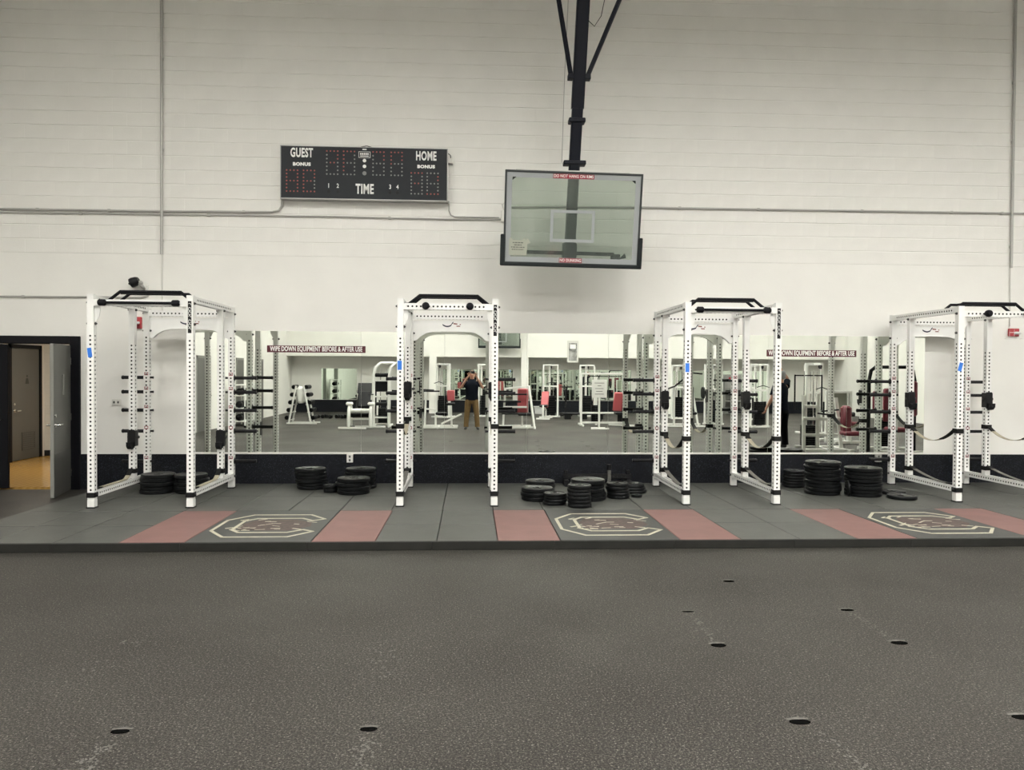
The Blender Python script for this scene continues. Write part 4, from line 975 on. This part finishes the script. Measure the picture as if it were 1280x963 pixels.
# 9 black leg press sled
t = mach('leg_press', 'black angled leg press with wide backrest near the rear wall', 'gym machine', (-4.2, -19.3, 0))
bars(t, 'rail', [((-.3, .6, .1), (-.3, -.8, 1.15)), ((.3, .6, .1), (.3, -.8, 1.15)), ((-.3, .6, .06), (.3, .6, .06)), ((-.3, -.8, .0), (-.3, -.8, 1.15)), ((.3, -.8, .0), (.3, -.8, 1.15))], .08, 'black_steel')
pad(t, 'backrest', (0, .35, .62), .5, .12, .7, BLK, (.5, 0, 0)); pad(t, 'seat', (0, .1, .34), .5, .4, .1, BLK); pad(t, 'foot_plate', (0, -.45, 1.05), .75, .06, .5, 'black_steel', (.6, 0, 0))
bars(t, 'post', [((.5, .2, 0), (.5, .1, 1.4))], .07)

# 10 angled press
t = mach('incline_press', 'white plate-loaded press with black slanted backrest and long lever arms', 'gym machine', (6.95, -13.2, 0))
bars(t, 'base_rail', [((-.7, .45, .035), (.7, .45, .035)), ((-.7, -.5, .035), (.7, -.5, .035)), ((.1, -.5, .035), (.1, .5, .035)), ((-.6, -.5, .035), (-.6, .45, .035))])
bars(t, 'upright', [((-.6, .1, 0), (-.45, -.2, 1.45)), ((.45, .1, 0), (.30, -.3, 1.55)), ((-.2, -.45, 0), (-.2, -.45, 1.35))])
bars(t, 'lever_arm', [((-.2, -.4, 1.3), (.15, .3, 1.75)), ((.15, .3, 1.75), (.5, .35, 1.72)), ((-.65, .1, 1.2), (-.2, -.4, 1.3))], .045, 'black_steel')
pad(t, 'backrest', (.12, .1, .95), .34, .1, .75, BLK, (.32, .1, 0)); pad(t, 'seat', (.1, .32, .45), .38, .4, .09, BLK)
for x in (-.78, -.7, .62): MB().lathe([(.02, -.02), (.2, -.02), (.2, .02), (.02, .02)], (x, .05, 1.1), 24, 'x').obj('loaded_plate', 'iron', t, True)

# 11 cable towers
def cable(loc, label, rz=0):
    t = mach('cable_tower', label, 'gym machine', loc, rz, 'cable towers')
    bars(t, 'upright', [((-.28, 0, 0), (-.28, 0, 2.05)), ((.28, 0, 0), (.28, 0, 2.05)), ((0, -.35, 0), (0, -.35, 2.0))], .065)
    bars(t, 'cross_beam', [((-.3, 0, 2.02), (.3, 0, 2.02)), ((0, -.35, 2.0), (0, .3, 2.02)), ((-.28, 0, 1.2), (.28, 0, 1.2))], .06)
    bars(t, 'base_rail', [((-.35, .25, .035), (.35, .25, .035)), ((-.28, -.4, .035), (-.28, .28, .035)), ((.28, -.4, .035), (.28, .28, .035))])
    wstack(t, 0, 0, 16, .08, .36)
    MB().lathe([(.02, -.015), (.07, -.015), (.06, 0), (.07, .015), (.02, .015)], (0, .25, 1.95), 18, 'x').obj('pulley', 'pad_black', t, True); MB().tube([(0, .31, 1.95), (0, .32, 1.35)], .006, 6).tube([(-.2, .32, 1.30), (0, .32, 1.36), (.2, .32, 1.30)], .014, 8).obj('cable_handle', 'black_steel', t, True)
cable((9.3, -12.8, 0), 'white cable tower with black weight stack beside the angled press'); cable((8.25, -14.2, 0), 'white cable tower set slightly behind its twin beside the angled press', .3)
cable((3.1, -18.2, 0), 'white cable tower near the rear wall beside the grey tub'); cable((4.6, -18.6, 0), 'white cable tower near the rear wall behind the low black step')
cable((-1.05, -17.6, 0), 'white cable tower standing in front of the rear wall column', .5); cable((.55, -18.3, 0), 'white cable tower under the far hanging backboard', -.4)
cable((7.9, -17.2, 0), 'white cable tower standing alone before the rear wall mirrors'); cable((10.6, -16.8, 0), 'white cable tower between the grey cabinet and the angled press', .6); cable((9.9, -10.2, 0), 'white cable tower beside the cream seated row', -.3)
t = mach('exercise_bike', 'black exercise bike beside a white cable tower near the rear wall', 'exercise bike', (3.85, -19.4, 0), .1)
MB().lathe([(.05, -.03), (.24, -.03), (.26, 0), (.24, .03), (.05, .03)], (0, .35, .30), 24, 'x').obj('flywheel', 'pad_black', t, True)
bars(t, 'frame_bar', [((0, .35, .3), (0, -.3, .35)), ((0, -.25, .0), (0, -.3, .95)), ((0, .35, .3), (0, .42, 1.15)), ((-.25, .55, .03), (.25, .55, .03)), ((-.25, -.45, .03), (.25, -.45, .03)), ((0, -.45, .04), (0, .55, .04))], .06, 'black_steel')
pad(t, 'saddle', (0, -.32, .99), .2, .28, .09, BLK); bars(t, 'handlebar', [((-.25, .45, 1.16), (.25, .45, 1.16))], .04, 'black_steel')
t = mach('ab_bench', 'white bench with red back slope in front of the rear mirror', 'gym bench', (2.75, -17.0, 0), .2)
bars(t, 'frame_bar', [((0, -.5, .3), (0, .5, .5)), ((-.25, -.5, .03), (.25, -.5, .03)), ((-.25, .5, .03), (.25, .5, .03)), ((0, -.5, 0), (0, -.5, .3)), ((0, .5, 0), (0, .5, .5))])
pad(t, 'backrest', (0, -.15, .72), .28, .09, .7, RED, (.6, 0, 0)); pad(t, 'seat', (0, .3, .5), .3, .36, .08, BLK)

# 12 machines near the right end, white with maroon pads
t = mach('chest_press', 'cream chest press with tall wire-framed stack cover and maroon seat', 'gym machine', (7.98, -5.55, 0), .15)
bars(t, 'upright', [((-.42, .0, 0), (-.42, -.05, 1.25)), ((-.12, .0, 0), (-.12, .0, 1.28)), ((.38, .1, 0), (.30, -.1, 1.2)), ((-.3, -.35, 0), (-.3, -.35, 1.2))], .075)
bars(t, 'base_rail', [((-.5, .4, .04), (.55, .4, .04)), ((-.5, -.4, .04), (.5, -.4, .04)), ((0, -.4, .04), (0, .5, .04)), ((.3, -.3, .04), (.45, .55, .04))], .07)
bars(t, 'cross_beam', [((-.45, 0, .72), (.4, 0, .72)), ((-.42, 0, .35), (.35, .0, .35)), ((-.42, 0, 1.0), (-.12, 0, 1.0))], .07)
bars(t, 'stack_guard', [((-.55, -.3, .9), (-.55, -.3, 1.72)), ((.05, -.3, .9), (.05, -.3, 1.72)), ((-.55, -.3, 1.70), (.05, -.3, 1.70))], .03, 'black_steel')
pad(t, 'backrest', (.45, .15, .72), .18, .3, .62, MAR); pad(t, 'seat', (.5, .25, .42), .34, .38, .1, MAR); wstack(t, -.28, -.15, 10)
bars(t, 'handle', [((-.1, .2, .9), (.2, .45, .95)), ((-.15, .1, .85), (.1, .35, .82))], .035, 'black_steel')
t = mach('pec_deck', 'white fly machine with black arched top bars and three maroon pads', 'gym machine', (9.40, -5.25, 0), .1)
MB().tube([(-.5, 0, .0), (-.5, 0, 1.6), (-.46, 0, 1.82), (-.36, 0, 1.90), (.36, 0, 1.90), (.46, 0, 1.82), (.5, 0, 1.6), (.5, 0, 0)], .04, 12).obj('arch_frame', 'black_steel', t, True)
bars(t, 'upright', [((-.2, -.2, 0), (-.2, -.2, 1.85)), ((.2, -.2, 0), (.2, -.2, 1.85)), ((0, .3, 0), (0, .25, .5))], .06)
bars(t, 'base_rail', [((-.55, .45, .04), (.55, .45, .04)), ((-.55, -.45, .04), (.55, -.45, .04)), ((0, -.45, .04), (0, .5, .04))], .07)
pad(t, 'backrest', (0, -.05, 1.05), .32, .1, .75, MAR); pad(t, 'arm_pad', (-.36, .12, 1.12), .2, .12, .5, MAR); pad(t, 'arm_pad', (.42, .12, 1.2), .16, .12, .78, MAR); pad(t, 'seat', (0, .25, .52), .4, .4, .1, MAR); wstack(t, 0, -.28, 14)
t = mach('low_row', 'cream seated row with canvas-coloured guard and black roller beside the fly machine', 'gym machine', (9.35, -7.6, 0), -.2)
bars(t, 'upright', [((-.35, 0, 0), (-.35, 0, 1.3)), ((.35, 0, 0), (.35, 0, 1.3)), ((0, .4, 0), (0, .35, .6))], .075); bars(t, 'base_rail', [((-.45, .45, .04), (.45, .45, .04)), ((-.45, -.35, .04), (.45, -.35, .04)), ((0, -.35, .04), (0, .5, .04))], .07)
pad(t, 'guard', (0, -.05, 1.0), .6, .05, .6, 'notice_grey'); pad(t, 'seat', (0, .35, .5), .38, .36, .1, MAR); roller(t, (-.3, .2, .72), (.3, .2, .72), .06); bars(t, 'cross_beam', [((-.38, 0, .68), (.38, 0, .68)), ((-.35, 0, 1.28), (.35, 0, 1.28))], .06)

# 13 cabinet, shelf, tub, step
t = mach('storage_cabinet', 'grey metal storage cabinet with dark open bays at the rear wall', 'cabinet', (11.2, -20.9, 0))
b = MB(); b.box(-.36, -.33, -.25, .25, 0, 1.7).box(.33, .36, -.25, .25, 0, 1.7).box(-.36, .36, -.25, -.23, 0, 1.7)
b.obj('carcass', 'cabinet_grey', t)
for z in (.04, .55, 1.05, 1.68): MB().bbox(-.33, .33, -.23, .25, z-.02, z+.02, .004).obj('shelf', 'cabinet_grey', t)
MB().bbox(-.33, .33, .23, .255, 1.07, 1.66, .004).obj('door', 'cabinet_grey', t); MB().bbox(-.2, .2, .256, .258, 1.45, 1.58, .0005).obj('label_plate', 'sticker_red', t)
t = mach('storage_shelf', 'white shelf unit holding black medicine balls along the side wall', 'shelf', (-7.2, -13.2, 0))
for s_ in (-1, 1):
    for y in (-.5, .5): MB().bar((s_*.2, y, 0), (s_*.2, y, 1.3), .04).obj('post', 'frame_white', t)
for z in (.15, .55, .95, 1.28): MB().bbox(-.22, .22, -.55, .55, z-.015, z+.015, .004).obj('shelf_board', 'frame_white', t)
for z in (.165, .565, .965):
    for y in (-.38, -.12, .14, .4):
        o = MB().ball((0, 0, .11), .11, 12).obj('medicine_ball', 'iron', None, True, (-7.2, -13.2+y, z)); tag(o, 'black medicine ball sitting on the white shelf unit', 'ball', 'medicine balls on the shelf')
t = mach('plastic_tub', 'pale grey plastic tub on the floor before the rear wall base', 'tub', (2.84, -20.2, 0))
b = MB(); b.add([(-.17, -.12, .01), (.17, -.12, .01), (.17, .12, .01), (-.17, .12, .01), (-.21, -.15, .32), (.21, -.15, .32), (.21, .15, .32), (-.21, .15, .32), (-.19, -.13, .32), (.19, -.13, .32), (.19, .13, .32), (-.19, .13, .32), (-.155, -.105, .03), (.155, -.105, .03), (.155, .105, .03), (-.155, .105, .03)], [(3, 2, 1, 0), (0, 1, 5, 4), (1, 2, 6, 5), (2, 3, 7, 6), (3, 0, 4, 7), (4, 5, 9, 8), (5, 6, 10, 9), (6, 7, 11, 10), (7, 4, 8, 11), (8, 9, 13, 12), (9, 10, 14, 13), (10, 11, 15, 14), (11, 8, 12, 15), (12, 13, 14, 15)])
b.obj('body', 'tub_grey', t); b = MB().bbox(-.23, .23, -.17, .17, .30, .325, .006); b.v = b.v; MB().bbox(-.225, .225, -.165, -.15, .295, .325, .004).obj('rim', 'tub_grey', t); MB().bbox(-.225, .225, .15, .165, .295, .325, .004).obj('rim', 'tub_grey', t)
t = mach('aerobic_step', 'long low black step bench on the floor behind the pulldown frame', 'step', (4.2, -16.9, 0))
pad(t, 'deck', (0, 0, .205), 1.6, .4, .07, BLK)
for x in (-.6, 0, .6): MB().bbox(x-.12, x+.12, -.17, .17, 0, .175, .01).obj('riser', 'black_steel', t)

# far backboard, poster, exit sign, left-wall doors
bk2 = thing('basketball_backstop', 'far glass basketball backboard hung in front of the rear wall header', 'backboard', (1.17, -20.2, 3.33))
MB().box(-.84, .84, -.006, .006, -.53, .53).obj('glass', 'board_glass', bk2)
MB().bbox(-.86, .86, -.03, .03, .50, .53, .004).bbox(-.86, .86, -.03, .03, -.53, -.5, .004).bbox(-.86, -.83, -.03, .03, -.53, .53, .004).bbox(.83, .86, -.03, .03, -.53, .53, .004).obj('frame', 'board_frame', bk2)
MB().bbox(-.88, .88, -.04, .05, -.60, -.52, .01).bbox(-.88, -.83, -.04, .05, -.6, -.2, .01).bbox(.83, .88, -.04, .05, -.6, -.2, .01).obj('edge_pad', 'board_pad', bk2)
MB().box(-.30, .30, .0062, .0075, .06, .10).box(-.30, .30, .0062, .0075, -.35, -.31).box(-.30, -.26, .0062, .0075, -.31, .06).box(.26, .30, .0062, .0075, -.31, .06).obj('target_square', 'board_film', bk2)
MB().bar((0, -.12, -.4), (0, -.10, ZC-.02-3.33), .15).obj('mast', 'mast_steel', bk2); MB().bbox(-.1, .1, -.16, -.03, -.45, -.28, .01).obj('mount_box', 'mast_steel', bk2)
po = thing('wall_poster', 'grey photo poster in a pale frame on the rear wall header', 'poster', (4.27, YB+.9, 2.62))
MB().bbox(-.24, .24, 0, .02, -.46, .46, .004).obj('frame', 'conduit_paint', po); MB().box(-.17, .17, .02, .022, -.38, .36).obj('print', 'poster_ink', po); MB().box(-.12, .12, .022, .0235, .12, .30).obj('print', 'sticker_white', po)
ex_ = thing('exit_sign', 'small dark sign plate on the recessed rear wall', 'sign', (4.85, YB, 2.0)); MB().bbox(-.13, .13, 0, .03, -.07, .07, .006).obj('housing', 'black_steel', ex_); MB().bbox(-.11, .11, .03, .033, -.05, .05, .001).obj('face', 'kick_grey', ex_)
for n_, (y0, y1) in enumerate(((-11.3, -10.3), (-14.5, -13.85), (-16.9, -16.0))):
    d = struct(MB().bbox(XL, XL+.03, y0, y1, .005, 2.08, .004).obj('door_%d' % (n_+4), 'door_grey'))
    MB().tube([(XL+.03, y0+.08, 1.0), (XL+.08, y0+.08, 1.0), (XL+.08, y0+.18, 1.0)], .011).obj('door_handle', 'chrome', d, True)
    tt = MB(); tt.box(XL, XL+.02, y0-.07, y0, 0, 2.15).box(XL, XL+.02, y1, y1+.07, 0, 2.15).box(XL, XL+.02, y0-.07, y1+.07, 2.08, 2.15)
    struct(tt.obj('trim_%d' % (n_+3), 'door_edge'))

# pieces too small to pick apart one by one stay joined
for o in C.objects:
    if o.type == 'MESH' and o.name.split('.')[0] in ('digit_lamps', 'emblem_flecks', 'sticker_marks', 'print_lines', 'hole_row', 'horn_grille', 'chalk_scuff'): o['kind'] = 'stuff'
